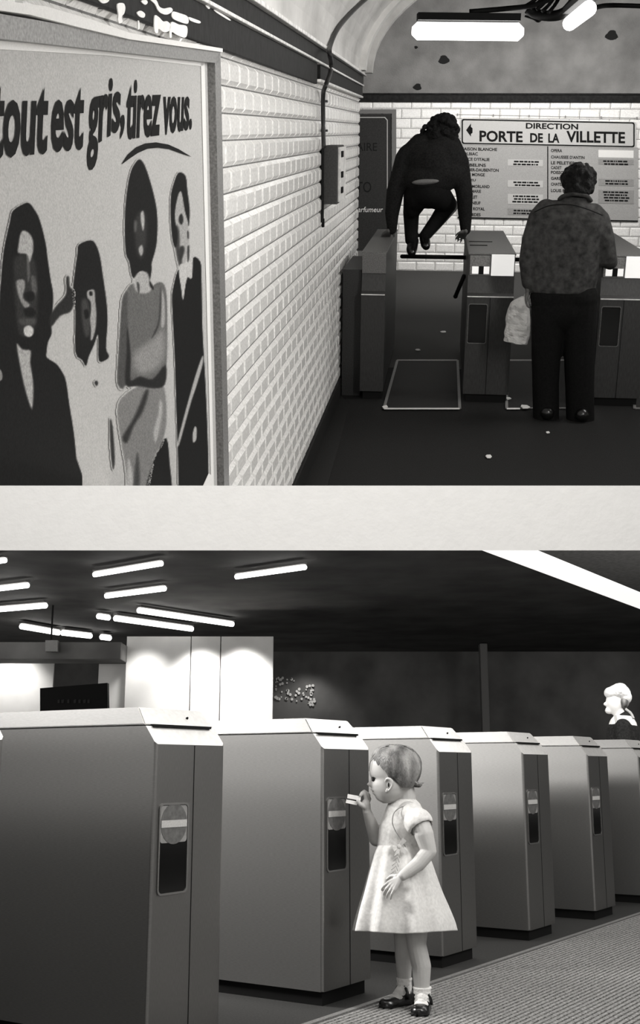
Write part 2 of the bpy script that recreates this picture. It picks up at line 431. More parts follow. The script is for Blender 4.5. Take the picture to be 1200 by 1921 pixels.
# ---- big poster on the side wall
PO = thing('advertising_poster', 'large framed advertising poster with slogan and four printed figures on left tiled wall', 'poster', MU, (0, 0, 0))
def pw(off): return lambda x, y: upx(x, y, X=XW+off)
def pprism(bm, pts, off, th, mi=0, sm=0):
    if sm: pts = [(v.x, v.y) for v in smooth_pts([(a, b, 0) for a, b in pts], True, sm)]
    prism(bm, [pw(off)(x, y) for x, y in pts], (th, 0, 0), mi)
bm = NB(); pprism(bm, [(-150, 62), (383, 112), (398, 935), (-150, 935)], 0.003, 0.020); o = obj('sheet', bm, M_sheet, PO)
bm = NB()
pprism(bm, [(-150, 62), (381, 112), (381, 122), (376, 124), (200, 104), (-150, 84)], 0.024, 0.0012)
pprism(bm, [(376, 118), (383, 113), (401, 935), (396, 935)], 0.024, 0.0012)
pprism(bm, [(372, 930), (391, 888), (397, 892), (397, 930)], 0.0255, 0.001)
obj('margin', bm, M_sheet_hi, PO)
bm = NB()
pprism(bm, [(-150, 10), (386, 97), (385, 120), (376, 118), (-150, 62)], 0.004, 0.042)
pprism(bm, [(376, 112), (387, 97), (407, 935), (397, 935)], 0.004, 0.042)
clip_below(bm, MU, 932); obj('frame', bm, M_frame, PO)
bm = NB()
pprism(bm, [(-150, -10), (30, 12), (120, 36), (200, 62), (386, 91), (386, 98), (200, 74), (100, 52), (0, 28), (-150, 8)], 0.004, 0.050)
o = obj('frame_rail', bm, M_sheet_hi, PO); o['label'] = 'pale top rail'
# slogan
bm = NB(); tk = 0.0250
for s, x0, x1, t0, b0, t1, b1 in (('tout', -14, 91, 160, 300, 163, 289), ('est', 97, 158, 163, 287, 163, 281), ('gris,', 164, 234, 148, 326, 145, 268),
                                   ('tirez', 238, 302, 149, 263, 149, 255), ('vous.', 307, 360, 180, 254, 181, 243)):
    text_on(bm, s, pw(tk), x0, x1, t0, b0, t1, b1, shear=0.15, offset=0.028)
pprism(bm, [(228,308),(240,290),(256,276),(272,269),(292,267),(315,271),(335,280),(358,294),(340,288),(318,280),(296,277),(276,279),(258,287),(243,297)], tk, 0.001)
obj('slogan', bm, M_print, PO)
# printed figures, flat ink in layers
L1, L2, L3, L4 = 0.0245, 0.0256, 0.0266, 0.0275
import numpy as np
M_ink = bpy.data.materials.new('printed_halftone'); M_ink.use_nodes = True
_nt = M_ink.node_tree; _b = _nt.nodes['Principled BSDF']; _b.inputs['Roughness'].default_value = 0.85; _b.inputs['Specular IOR Level'].default_value = 0.1
_at = _nt.nodes.new('ShaderNodeAttribute'); _at.attribute_name = 'tone'
_n = _nt.nodes.new('ShaderNodeTexNoise'); _n.inputs['Scale'].default_value = 240; _tc2 = _nt.nodes.new('ShaderNodeTexCoord')
_nt.links.new(_tc2.outputs['Object'], _n.inputs['Vector'])
_mr = _nt.nodes.new('ShaderNodeMapRange'); _mr.inputs['From Min'].default_value = 0.3; _mr.inputs['From Max'].default_value = 0.7
_mr.inputs['To Min'].default_value = 0.72; _mr.inputs['To Max'].default_value = 1.25
_nt.links.new(_n.outputs['Fac'], _mr.inputs['Value'])
_mx = _nt.nodes.new('ShaderNodeVectorMath'); _mx.operation = 'MULTIPLY'
_nt.links.new(_at.outputs['Color'], _mx.inputs[0]); _nt.links.new(_mr.outputs['Result'], _mx.inputs[1]); _nt.links.new(_mx.outputs['Vector'], _b.inputs['Base Color'])
def q3(l): return [(0.1874*a, 360+0.1874*b) for a, b in l]
def q4(l): return [(210+0.2396*a, 280+0.2396*b) for a, b in l]
SHT = 0.43
K, D_, G_, LT, BR = 0.010, 0.022, 0.055, 0.24, 0.42
FIG_A = [(q3([(250,115),(300,120),(345,180),(385,250),(425,380),(460,540),(480,700),(510,900),(530,1010),(528,1150),(510,1300),(515,1420),(480,1500),(465,1600),(470,1660),(560,1720),(620,1800),(660,1900)])+[(130,760),(138,810),(143,860),(150,945),(-60,945),(-60,700)]+q3([(-60,1700),(0,1000),(10,900),(20,760),(40,580),(65,450),(100,300),(130,190)]), K, 1.3),
 (q3([(510,1350),(600,1240),(700,1200),(740,1110),(735,1000),(695,940),(690,855),(665,860),(665,1000),(640,1060),(560,1150),(500,1250)]), D_, 2.5),
 (q3([(150,650),(330,650),(375,900),(375,1200),(340,1380),(240,1450),(180,1380),(150,1100),(140,850)]), 0.028, 5),
 (q3([(230,385),(290,410),(330,480),(335,580),(320,640),(300,700),(275,690),(265,625),(180,610),(185,520),(200,430)]), 0.36, 2.2),
 (q3([(165,890),(240,880),(250,960),(230,1060),(300,1130),(250,1160),(200,1080),(170,980)]), LT, 2.2),
 (q3([(310,850),(350,850),(370,960),(350,1060),(320,1000)]), 0.09, 3),
 (q3([(270,640),(295,700),(300,850),(280,900),(272,800)]), 0.10, 2),
 (q3([(250,1010),(330,1000),(350,1060),(300,1100),(255,1070)]), K, 2.5),
 (q3([(240,1180),(320,1160),(360,1220),(300,1260),(250,1230)]), K, 3),
 (q3([(200,1270),(350,1270),(340,1330),(220,1330)]), 0.06, 4),
 (q3([(240,1360),(290,1335),(335,1370),(330,1430),(290,1455),(245,1430)]), 0.50, 2),
 ([(31,645),(42,655),(58,658),(57,680),(61,705),(63,730),(60,768),(48,735),(38,690)], 0.36, 2.5),
 ([(-10,690),(2,695),(4,712),(-10,716)], LT, 1.5)]
FIG_B = [(q3([(790,530),(905,485),(960,530),(1000,650),(1030,850),(1065,1100),(1075,1300),(1060,1560),(1090,1640),(1060,1680),(990,1690),(985,1500),(975,1430),(940,1530),(890,1640),(860,1740),(820,1680),(755,1600),(755,1200),(730,1000),(750,800),(775,620)]), 0.012, 1.3),
 (q3([(820,1080),(870,1080),(900,1200),(900,1400),(860,1450),(830,1350),(815,1200)]), 0.05, 4),
 (q3([(870,1000),(900,980),(945,985),(955,1100),(965,1200),(960,1350),(930,1470),(905,1480),(910,1380),(900,1280),(910,1180),(905,1100),(875,1060)]), 0.32, 1.8),
 (q3([(895,1000),(920,1000),(922,1035),(898,1035)]), K, 1.5), (q3([(840,1190),(880,1180),(890,1250),(855,1270)]), K, 2.5),
 ([(177,718),(181,714),(184,719),(181,724)], 0.03, 1.5)]
FIG_C = [([(230,745),(262,724),(300,720),(310,740),(312,790),(304,830),(292,850),(284,880),(270,945),(243,945),(236,880),(226,820),(220,770)], 0.19, 2),
 (q4([(170,1050),(110,1110),(80,1190),(65,1400),(50,1600),(42,1840),(110,1850),(200,1860),(330,1870),(410,1840),(425,1700),(432,1500),(428,1150),(395,1045),(330,1060),(300,1100)]), 0.12, 1.5),
 (q4([(170,1600),(300,1500),(405,1420),(405,1640),(300,1750),(190,1740)]), 0.24, 9),
 (q4([(120,1120),(80,1190),(60,1500),(48,1830),(105,1840),(125,1500),(120,1250)]), 0.07, 3),
 (q4([(120,1400),(145,1600),(142,1780),(160,1810),(220,1780),(320,1800),(418,1690),(412,1840),(330,1870),(200,1850),(105,1840),(115,1600)]), 0.020, 2.5),
 (q4([(385,1250),(360,1400),(310,1480),(330,1430),(365,1330),(380,1080)]), 0.04, 2), (q4([(392,1100),(412,1200),(412,1370),(385,1390),(388,1250)]), 0.32, 2),
 (q4([(215,80),(240,100),(265,150),(295,240),(325,350),(350,480),(355,620),(345,760),(310,890),(310,940),(290,1040),(255,960),(210,960),(180,1005),(155,990),(135,880),(110,820),(100,650),(105,450),(125,280),(150,170),(185,105)]), 0.013, 1.3),
 (q4([(180,560),(230,480),(265,520),(270,700),(240,850),(200,820),(180,700)]), 0.035, 5), (q4([(175,560),(195,570),(190,640),(175,640)]), 0.10, 2.5),
 (q4([(225,500),(245,485),(255,560),(245,640),(228,580)]), 0.38, 1.5), (q4([(210,770),(235,750),(245,800),(230,835),(212,810)]), 0.32, 1.8),
 (q4([(190,980),(270,960),(300,1040),(300,1110),(250,1130),(200,1120),(170,1060)]), 0.36, 2.5), (q4([(195,1040),(215,1060),(212,1130),(200,1100)]), 0.05, 1.5), (q4([(295,1030),(325,1080),(320,1100),(295,1070)]), 0.02, 1.2),
 ([(278,735),(268,770),(250,800),(238,830),(230,820),(248,790),(262,760),(272,735)], 0.03, 4), ([(300,750),(305,765),(300,800),(292,830),(288,810),(296,780)], 0.38, 3),
 ([(240,860),(250,900),(246,945),(238,945)], 0.40, 3), ([(258,850),(262,900),(256,945),(250,945),(252,890)], 0.05, 4), ([(206,790),(211,800),(215,860),(212,880),(208,850)], 0.03, 2)]
FIG_D = [([(270,945),(283,880),(297,845),(312,822),(318,870),(320,945)], K, 1.2),
 (q4([(520,350),(540,340),(565,470),(585,560),(600,620),(600,780),(570,900),(540,980),(510,860),(500,700),(495,560),(500,450)]), 0.33, 1.2),
 (q4([(500,600),(525,640),(530,800),(545,850),(540,930),(515,870),(495,740)]), 0.04, 3),
 (q4([(520,185),(575,210),(590,330),(608,480),(600,600),(592,560),(570,480),(545,340),(520,350),(495,470),(495,570),(515,660),(500,770),(475,720),(460,560),(460,380),(480,280)]), 0.012, 1.2),
 (q4([(525,530),(545,505),(558,550),(545,590),(525,570)]), 0.02, 1.5), (q4([(530,770),(560,760),(565,800),(540,870),(525,840)]), 0.03, 2.5), (q4([(590,640),(600,650),(600,700),(590,690)]), 0.03, 1.5),
 (q4([(535,980),(515,950),(480,1080),(470,1200),(490,1600),(500,1921)])+[(334,860),(340,945),(385,945),(391,905),(387,760)]+q4([(712,1500),(705,1300),(700,1000),(690,880),(635,850),(625,1010),(590,1000),(575,1060),(555,1180)]), K, 1.0),
 (q4([(535,900),(570,890),(600,800),(630,860),(625,1005),(600,985),(575,1060),(555,1180),(540,1080),(522,960)]), 0.46, 1.0),
 (q4([(590,770),(604,760),(604,850),(592,880)]), 0.03, 1.5),
 ([(379,668),(381,680),(370,720),(360,750),(350,785),(336,835),(333,828),(345,780),(356,740),(366,705)], 0.36, 1.6), ([(365,800),(369,805),(368,825),(362,830),(361,815)], 0.4, 1.3)]
def soft_figure(layers, off):
    xs0 = max(-60, min(min(p[0] for p in l[0]) for l in layers)-5); xs1 = max(max(p[0] for p in l[0]) for l in layers)+5
    ys0 = min(min(p[1] for p in l[0]) for l in layers)-5; ys1 = 940.0; st = 1.6
    nx = int((xs1-xs0)/st)+1; ny = int((ys1-ys0)/st)+1
    X, Y = np.meshgrid(xs0+np.arange(nx)*st, ys0+np.arange(ny)*st)
    tone = np.full(X.shape, SHT); cover = np.zeros(X.shape)
    for pts_, tv, bl in layers:
        P = np.array([(v.x, v.y) for v in smooth_pts([(a, b, 0) for a, b in pts_], True, 3)]); Q = np.roll(P, -1, 0)
        ins = np.zeros(X.shape, bool); dist = np.full(X.shape, 1e9)
        for (x0, y0), (x1, y1) in zip(P, Q):
            if y0 != y1:
                cnd = ((y0 > Y) != (y1 > Y)) & (X < (x1-x0)*(Y-y0)/(y1-y0)+x0); ins ^= cnd
            dx, dy = x1-x0, y1-y0; L2_ = dx*dx+dy*dy+1e-9
            t_ = np.clip(((X-x0)*dx+(Y-y0)*dy)/L2_, 0, 1); dist = np.minimum(dist, np.hypot(X-x0-t_*dx, Y-y0-t_*dy))
        sd = np.where(ins, dist, -dist); al = np.clip(0.5+sd/(2*bl), 0, 1); al = al*al*(3-2*al)
        tone = np.exp(np.log(tone)*(1-al)+math.log(tv)*al); cover = np.maximum(cover, al)
    idx = -np.ones(X.shape, int); vs, tn, fs = [], [], []
    act = cover > 0.01
    cell = act[:-1, :-1] | act[1:, :-1] | act[:-1, 1:] | act[1:, 1:]
    for r_, c_ in zip(*np.nonzero(cell)):
        f = []
        for a, b in ((r_, c_), (r_, c_+1), (r_+1, c_+1), (r_+1, c_)):
            if idx[a, b] < 0:
                idx[a, b] = len(vs); vs.append(pw(off)(float(X[a, b]), float(Y[a, b]))); tn.append(float(tone[a, b]))
            f.append(int(idx[a, b]))
        fs.append(f[::-1])
    me = bpy.data.meshes.new('printed_figure'); me.from_pydata(vs, [], fs)
    at_ = me.color_attributes.new('tone', 'FLOAT_COLOR', 'POINT')
    at_.data.foreach_set('color', [v for t_ in tn for v in (t_, t_*0.985, t_*0.96, 1.0)])
    return link('printed_figure', me, None, PO, M_ink)
for L_, lb in ((FIG_A, 'printed woman with long dark hair'), (FIG_B, 'small printed dark-haired head'), (FIG_C, 'printed figure in pale loose clothes'), (FIG_D, 'printed figure in a black suit')):
    soft_figure(L_, 0.0245)['label'] = lb

# ---- switch box and conduit on the side wall
yb0 = upx(604, 330, X=XW).y
SB = thing('switch_box', 'grey metal switch box fixed to the white tiles below a bent conduit', 'switch box', MU, (XW, yb0, upx(604, 383, X=XW).z))
H_ = upx(604, 273, X=XW).z - upx(604, 383, X=XW).z
sc = (838-604)/abs(XW)
bm = NB(); box(bm, 0.008, 28/sc+0.004, 0.0, 0.42, 0, H_, bev=0.004); obj('housing', bm, M_box, SB)
bm = NB(); box(bm, 28/sc+0.004, 33/sc+0.004, 0.03, 0.40, 0.01, H_-0.01, bev=0.003); obj('cover', bm, M_lightline, SB)  # pale face painted in for the lit outer side of the box
bm = NB()
for zz in (0.06, H_*0.45, H_*0.8): box(bm, 33/sc+0.004, 36/sc+0.004, 0.06, 0.14, zz, zz+0.035, bev=0.002)
obj('latch', bm, M_black, SB)
bm = NB(); box(bm, 0.0, 0.010, -0.06, 0.02, -0.10, H_-0.005, bev=0.002); box(bm, 0.0, 0.016, -0.03, 0.0, -0.13, -0.08, bev=0.003)
obj('mounting_rail', bm, M_black, SB)
def upvault(px, py, off=0.02):
    d = RU.transposed() @ ray(px, py); o = Vector((0, 0, HU)); a_, b_ = av-off, bv-off
    # nearer-to-far crossing of the view line with the elliptic vault
    A = (d.x/a_)**2+(d.z/b_)**2; B = 2*((o.x-xc)*d.x/a_**2+(o.z-zc2)*d.z/b_**2); C = ((o.x-xc)/a_)**2+((o.z-zc2)/b_)**2-1
    return o + d*((-B+math.sqrt(max(0, B*B-4*A*C)))/(2*A))
bm = NB()
pp = [(upx(607, 276, X=XW+0.03)), upx(606, 230, X=XW+0.02), upx(606, 178, X=XW+0.025), upx(610, 162, X=XW+0.05), upx(619, 138, X=XW+0.065), upx(621, 118, X=XW+0.07), upx(618, 100, X=XW+0.07),
      upvault(620, 84), upvault(633, 55), upvault(655, 28), upvault(682, 2), upvault(712, -22), upvault(750, -50)]
tube(bm, smooth_pts(pp, False, 5), 0.0125)
for x, y in ((606, 190), (606, 245)):
    c = upx(x, y, X=XW+0.012); box(bm, c.x-0.012, c.x+0.025, c.y-0.035, c.y+0.03, c.z-0.006, c.z+0.006)
o = obj('conduit', bm, M_dark, None, MU, smooth=True); tag(o, 'dark bent conduit rising from the switch box onto the vault', 'pipe')

# ---- tube lamps of the upper hall
def tube_lamp(label, a, b, rad, M, mtube, mh, zup=Vector((0, 0, 1)), name='tube_lamp'):
    t = thing(name, label, 'lamp', M, (a+b)/2, 0, None)
    c = (a+b)/2; a2, b2 = a-c, b-c
    bm = NB(); d = (b2-a2).normalized(); n = 8
    pts_ = [a2.lerp(b2, i/n) for i in range(n+1)]; tube(bm, [a2-d*rad*0.6]+pts_+[b2+d*rad*0.6], [rad*0.45]+[rad]*(n+1)+[rad*0.45], 14)
    obj('tube', bm, mtube, t, smooth=True)
    s = d.cross(zup).normalized()
    bm = NB(); q = [a2+s*rad*1.2, b2+s*rad*1.2, b2-s*rad*1.2, a2-s*rad*1.2]
    prism(bm, [p+zup*rad*1.15 for p in q], zup*rad*0.8); obj('housing', bm, mh, t)
    return t
YL = YE+1.2
tube_lamp('long bright tube lamp above the climbing person', upx(782, 58, Y=YL), upx(972, 60, Y=YL+0.1), 0.075, MU, M_tubeu, M_black)
tube_lamp('short slanting tube lamp at the top right of the hall', upx(1068, 44, Y=YL-0.2), upx(1104, 16, Y=YL-1.3), 0.06, MU, M_tubeu, M_black)
# conduit bundle and black pipe between the lamps
bm = NB()
tube(bm, smooth_pts([upx(880, 22, Y=YL), upx(940, 17, Y=YL), upx(1000, 10, Y=YL-.1), upx(1040, -6, Y=YL-.2)], False, 5), 0.022)
for k in range(5):
    tube(bm, smooth_pts([upx(984+k*11, 12+k*3, Y=YL-0.05*k), upx(1000+k*10, 2+k*2, Y=YL-.1), upx(1018+k*9, -14, Y=YL-.2)], False, 4), 0.016)
tube(bm, smooth_pts([upx(990, 16, Y=YL), upx(1005, 26, Y=YL), upx(1035, 30, Y=YL-.1), upx(1060, 22, Y=YL-.2), upx(1085, -8, Y=YL-.4)], False, 5), 0.045)
tube(bm, smooth_pts([upx(984, 30, Y=YL+.05), upx(1000, 35, Y=YL+.05), upx(1010, 40, Y=YL+.05), upx(1022, 30, Y=YL)], False, 5), 0.010)
obj('cable', bm, M_black, None, MU, smooth=True)
o = bpy.data.objects['cable']; o.name = 'cable_bundle'; tag(o, 'black bundle of ceiling cables between the two tube lamps', 'cables')
bm = NB(); tube(bm, smooth_pts([upx(1104, 22, Y=YL-.9), upx(1118, 14, Y=YL-.5), upx(1150, 10, Y=YL), upx(1240, 13, Y=YL)], False, 5), 0.02)
o = obj('thin_pipe', bm, M_black, None, MU, smooth=True); tag(o, 'thin black pipe running right from the short lamp', 'pipe')

# ---- signs on the far wall
def bw(off): return lambda x, y: upx(x, y, Y=YB-off)
def rrect(x0, y0, x1, y1, r, n=5, dx=0, dy=0):
    out = []
    for cx, cy, a0 in ((x1-r, y0+r, -90), (x1-r, y1-r, 0), (x0+r, y1-r, 90), (x0+r, y0+r, 180)):
        for k in range(n+1):
            a = R(a0+90*k/n); out.append((cx+r*math.cos(a), cy+r*math.sin(a)))
    return out
def sk(p): return (p[0], p[1] + (p[0]-865)*0.02)          # the boards hang a little out of level
SG = thing('direction_sign', 'white DIRECTION PORTE DE LA VILLETTE board with station list', 'sign', MU, (0, 0, 0))
def bp(bm, pts, off, th, mi=0): prism(bm, [bw(off)(*sk(p)) for p in pts], (0, -th, 0), mi)
bm = NB(); bp(bm, rrect(858, 270, 1196, 409, 2), 0.012, 0.02); obj('station_board', bm, M_sign2, SG)
bm = NB(); bp(bm, rrect(864, 222, 1192, 271, 4), 0.012, 0.03); obj('header_board', bm, M_sign, SG)
bm = NB()
out = rrect(865.5, 223, 1190, 270, 4); inn = rrect(868, 225.5, 1187.5, 267.5, 3)
for k in range(len(out)):
    j = (k+1) % len(out); bp(bm, [out[k], out[j], inn[j], inn[k]], 0.0425, 0.002)
bp(bm, [(874, 244), (883, 231), (883, 256)], 0.0425, 0.002)
bp(bm, [(881, 236), (886, 240), (886, 249), (881, 252)], 0.0425, 0.002)
bp(bm, [(1026, 271), (1028, 271), (1028, 372), (1026, 372)], 0.0325, 0.002)
bp(bm, [(858, 407), (1196, 407), (1196, 409.5), (858, 409.5)], 0.0325, 0.002)
obj('border', bm, M_print, SG)
bm = NB()
f_ = lambda x, y: bw(0.0445)(*sk((x, y)))
text_on(bm, 'DIRECTION', f_, 986, 1084, 228, 239, offset=0.03)
text_on(bm, 'PORTE', f_, 899, 980, 244, 265, offset=0.03)
text_on(bm, 'DE', f_, 994, 1018, 247, 264.5, offset=0.035)
text_on(bm, 'LA', f_, 1028, 1049, 247, 264.5, offset=0.035)
text_on(bm, 'VILLETTE', f_, 1062, 1172, 241.5, 263, offset=0.03)
o = obj('lettering', bm, M_print, SG)
bm = NB()
f_ = lambda x, y: bw(0.0345)(*sk((x, y)))
lst = [('MAISON BLANCHE', 864, 932, 279), ('TOLBIAC', 864, 896, 288), ("PLACE D'ITALIE", 864, 918, 298), ('GOBELINS', 864, 911, 309), ('CENSIER-DAUBENTON', 864, 935, 318),
       ('PLACE MONGE', 864, 909, 327), ('JUSSIEU', 864, 892, 338), ('SULLY-MORLAND', 864, 918, 349), ('PONT MARIE', 864, 902, 358), ('CHATELET', 864, 895, 369), ('PONT NEUF', 864, 901, 380),
       ('PALAIS ROYAL', 864, 909, 391), ('PYRAMIDES', 864, 901, 402)]
for s, x0, x1, y in lst:
    bm = NB(); text_on(bm, s, f_, x0, x1, y-2.8, y+3.2, offset=0.03); obj('station_name', bm, M_print, SG)
lst = [('OPERA', 1033, 1054, 283), ("CHAUSSEE D'ANTIN", 1033, 1096, 295), ('LE PELETIER', 1033, 1079, 306), ('CADET', 1033, 1053, 315), ('POISSONNIERE', 1033, 1082, 324), ("GARE DE L'EST", 1033, 1083, 335),
       ('CHATEAU LANDON', 1033, 1089, 346), ('LOUIS BLANC', 1033, 1078, 358)]
for s, x0, x1, y in lst:
    bm = NB(); text_on(bm, s, f_, x0, x1, y-7, y-1, offset=0.03); obj('station_name', bm, M_print, SG)
for i, (x0, y0, x1, y1, dark) in enumerate([(952,297,1018,309,0),(952,336,1018,349,0),(952,362,1018,381,0),(952,389,1018,401,1),(1122,276,1188,290,2),(1122,293,1188,303,1),(1122,330,1188,343,1),(1122,351,1188,376,1)]):
    bm = NB(); bp(bm, [(x0,y0),(x1,y0),(x1,y1),(x0,y1)], 0.034, 0.004); o = obj('notice_plate', bm, [M_sign, M_g3, M_sheet_hi][dark], SG)
    bm = NB()
    if dark != 2:
        for k in range(max(2, int((y1-y0)/6))):
            yy = y0+2.5+k*5.2; xx = x0+8+random.random()*6
            while xx < x1-12:
                ww_ = 2+random.random()*7; bp(bm, [(xx, yy), (xx+ww_, yy), (xx+ww_, yy+3.0), (xx, yy+3.0)], 0.0385, 0.001); xx += ww_+1.3
        obj('small_print', bm, M_print, o)['kind'] = 'stuff'
# light fixings along the top edge
bm = NB()
for x in (858, 925, 992, 1060, 1127, 1194): bp(bm, [(x-1, 213), (x+1, 213), (x+1, 217), (x-1, 217)], 0.01, 0.03)
bp(bm, [(856, 214.5), (1196, 214.5), (1196, 215.5), (856, 215.5)], 0.012, 0.006)
obj('top_rail', bm, M_g3, SG)
# dark poster far left
DP = thing('framed_poster', 'dark framed poster half hidden behind the left wall corner', 'poster', MU, (0, 0, 0))
def b0(bm, pts, off, th, mi=0): prism(bm, [bw(off)(*p) for p in pts], (0, -th, 0), mi)
bm = NB(); b0(bm, [(600, 214), (734, 214), (734, 470), (600, 470)], 0.012, 0.02); obj('panel', bm, M_g1, DP)
bm = NB()
b0(bm, [(600, 205), (743, 205), (735, 213), (600, 213)], 0.012, 0.04); b0(bm, [(743, 205), (743, 480), (735, 470), (735, 213)], 0.012, 0.04); b0(bm, [(600, 470), (735, 470), (743, 480), (600, 480)], 0.012, 0.04)
obj('frame', bm, M_g2, DP)
bm = NB()
b0(bm, [(600, 219.5), (722, 219.5), (727, 225), (727, 400), (725.5, 400), (725.5, 226), (721, 221), (600, 221)], 0.033, 0.002); obj('border_line', bm, M_g4, DP)
bm = NB()
text_on(bm, 'AIRE', bw(0.034), 668, 707, 268, 283); obj('lettering', bm, M_print, DP); bm = NB(); text_on(bm, 'TO', bw(0.034), 668, 696, 341, 361)
obj('lettering', bm, M_print, DP)
bm = NB(); text_on(bm, 'arfumeur', bw(0.034), 671, 718, 388, 398, shear=0.2); o = obj('small_lettering', bm, M_sheet_hi, DP)

# ---- upper gates
pm = lambda px: upx(px, 755, Z=0).x
GH = upx(900, 475, Y=YF+0.06).z
print('gate height', GH)
def window_slot(par, x0, x1, z0, z1, y, mrim):
    bm = NB(); q = rrect(x0, z0, x1, z1, 0.012)
    prism(bm, [Vector((a, y-0.003, b)) for a, b in q], (0, 0.012, 0)); obj('window', bm, M_blackg, par)
    bm = NB(); q2 = rrect(x0-0.005, z0-0.005, x1+0.005, z1+0.005, 0.015)
    for k in range(len(q)):
        j = (k+1) % len(q); prism(bm, [Vector((q2[i][0], y-0.006, q2[i][1])) for i in (k, j)] + [Vector((q[i][0], y-0.006, q[i][1])) for i in (j, k)], (0, 0.008, 0))
    obj('window_rim', bm, mrim, par)
GL = 1.95
def upper_gate(label, xl, xr, plain=False):
    t = thing('ticket_gate', label, 'ticket gate', MU, (xl, YF, 0), 0, 'ticket gates in the corridor')
    w_ = xr-xl
    prof = [(0.0, 0.06), (0.0, 0.755), (0.035, 0.775), (0.06, 0.895), (0.06, GH-0.012), (GL, GH-0.012), (GL, 0.06)]
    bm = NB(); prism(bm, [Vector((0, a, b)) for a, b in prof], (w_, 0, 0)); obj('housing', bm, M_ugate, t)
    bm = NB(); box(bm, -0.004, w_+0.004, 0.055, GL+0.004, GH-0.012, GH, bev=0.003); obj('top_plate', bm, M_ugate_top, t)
    bm = NB(); box(bm, 0.02, w_-0.01, 0.02, GL-0.02, 0, 0.06); obj('plinth', bm, M_plinth, t)
    bm = NB(); box(bm, 0.0, w_, -0.004, 0.004, 0.75, 0.757); obj('edge_strip', bm, M_lightline, t)
    if not plain:
        window_slot(t, 0.01*w_/0.3+0.005, w_*0.44, 0.43, 0.70, 0.0, M_g2)
        bm = NB(); box(bm, w_*0.5-0.002, w_*0.5+0.002, -0.002, 0.002, 0.06, 0.75); obj('seam', bm, M_black, t)
        bm = NB(); box(bm, w_*0.03, w_*0.47, 0.050, 0.062, 0.895, GH-0.015, bev=0.002); o = obj('reader_panel', bm, M_frame, t)
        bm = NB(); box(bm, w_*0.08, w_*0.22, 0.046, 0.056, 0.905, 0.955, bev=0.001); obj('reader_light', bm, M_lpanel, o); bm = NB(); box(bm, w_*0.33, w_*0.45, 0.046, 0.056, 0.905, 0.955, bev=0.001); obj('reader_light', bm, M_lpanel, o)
        bm = NB(); box(bm, w_*0.22, w_*0.33, 0.046, 0.056, 0.902, 0.958); obj('ticket_slot', bm, M_black, o)
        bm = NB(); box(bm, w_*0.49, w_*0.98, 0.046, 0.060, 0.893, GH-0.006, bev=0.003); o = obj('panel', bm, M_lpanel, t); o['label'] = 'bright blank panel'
        bm = NB(); box(bm, w_*0.05, w_*0.45, 0.6, 0.63, GH, GH+0.004); obj('top_slot', bm, M_black, t); bm = NB(); box(bm, w_*0.05, w_*0.6, 0.9, 0.92, GH, GH+0.004); obj('top_slot', bm, M_black, t)
    else:
        bm = NB(); box(bm, 0.0, w_, 0.050, 0.064, 0.895, GH-0.01, bev=0.003); obj('panel', bm, M_ugate_top, t)
    return t
g1 = upper_gate('plain steel ticket gate beside the tiled wall, under the climbing left hand', pm(672), pm(716), True)
bm = NB(); box(bm, XW+0.016-pm(672), -0.004, 0.10, 1.0, 0.0, 0.915, bev=0.004); o = obj('side_panel', bm, M_dark, g1)
g2 = upper_gate('middle ticket gate of the corridor with bright panel, between the two people', pm(867), pm(951))
g3 = upper_gate('ticket gate behind the standing person at the right edge', pm(1106), pm(1190))
# tripod arms belong to the gates on their right
YBAR = YF*1.15
def arms(t, xl, xside, z, length):
    bm = NB(); p = upx(0, 0, Y=1)
    a = Vector((0, YBAR-YF, z)); tube(bm, [a, a+Vector((-length, 0, 0))], 0.016, 12); ellipsoid(bm, a+Vector((-length, 0, 0)), 0.016, seg=12)
    obj('turnstile_arm', bm, M_black, t, smooth=True)
    bm = NB(); a = Vector((-0.01, YBAR-YF-0.35, 0.80)); tube(bm, [a, a+Vector((-0.06, 0.05, -0.17))], 0.016, 12); ellipsoid(bm, a+Vector((-0.06, 0.05, -0.17)), 0.018, seg=12)
    obj('turnstile_arm', bm, M_black, t, smooth=True)
zb = upx(810, 482, Y=YBAR).z; print('bar z', zb)
arms(g2, pm(867), -1, zb, upx(867, 482, Y=YBAR).x - upx(748, 482, Y=YBAR).x)
arms(g3, pm(1106), -1, zb-0.01, upx(1106, 482, Y=YBAR).x - upx(957, 482, Y=YBAR).x)
# a further arm showing at the right edge
t = thing('ticket_gate', 'next ticket gate cut off by the right edge of the corridor picture', 'ticket gate', MU, (pm(1345), YF, 0), 0, 'ticket gates in the corridor')
bm = NB(); box(bm, 0, 0.3, 0.0, GL, 0.06, GH, bev=0.005); obj('housing', bm, M_ugate, t)
bm = NB(); a = Vector((0.02, YBAR-YF, zb)); tube(bm, [a, a+Vector((-0.60, 0, 0))], 0.016, 12); obj('turnstile_arm', bm, M_black, t, smooth=True)
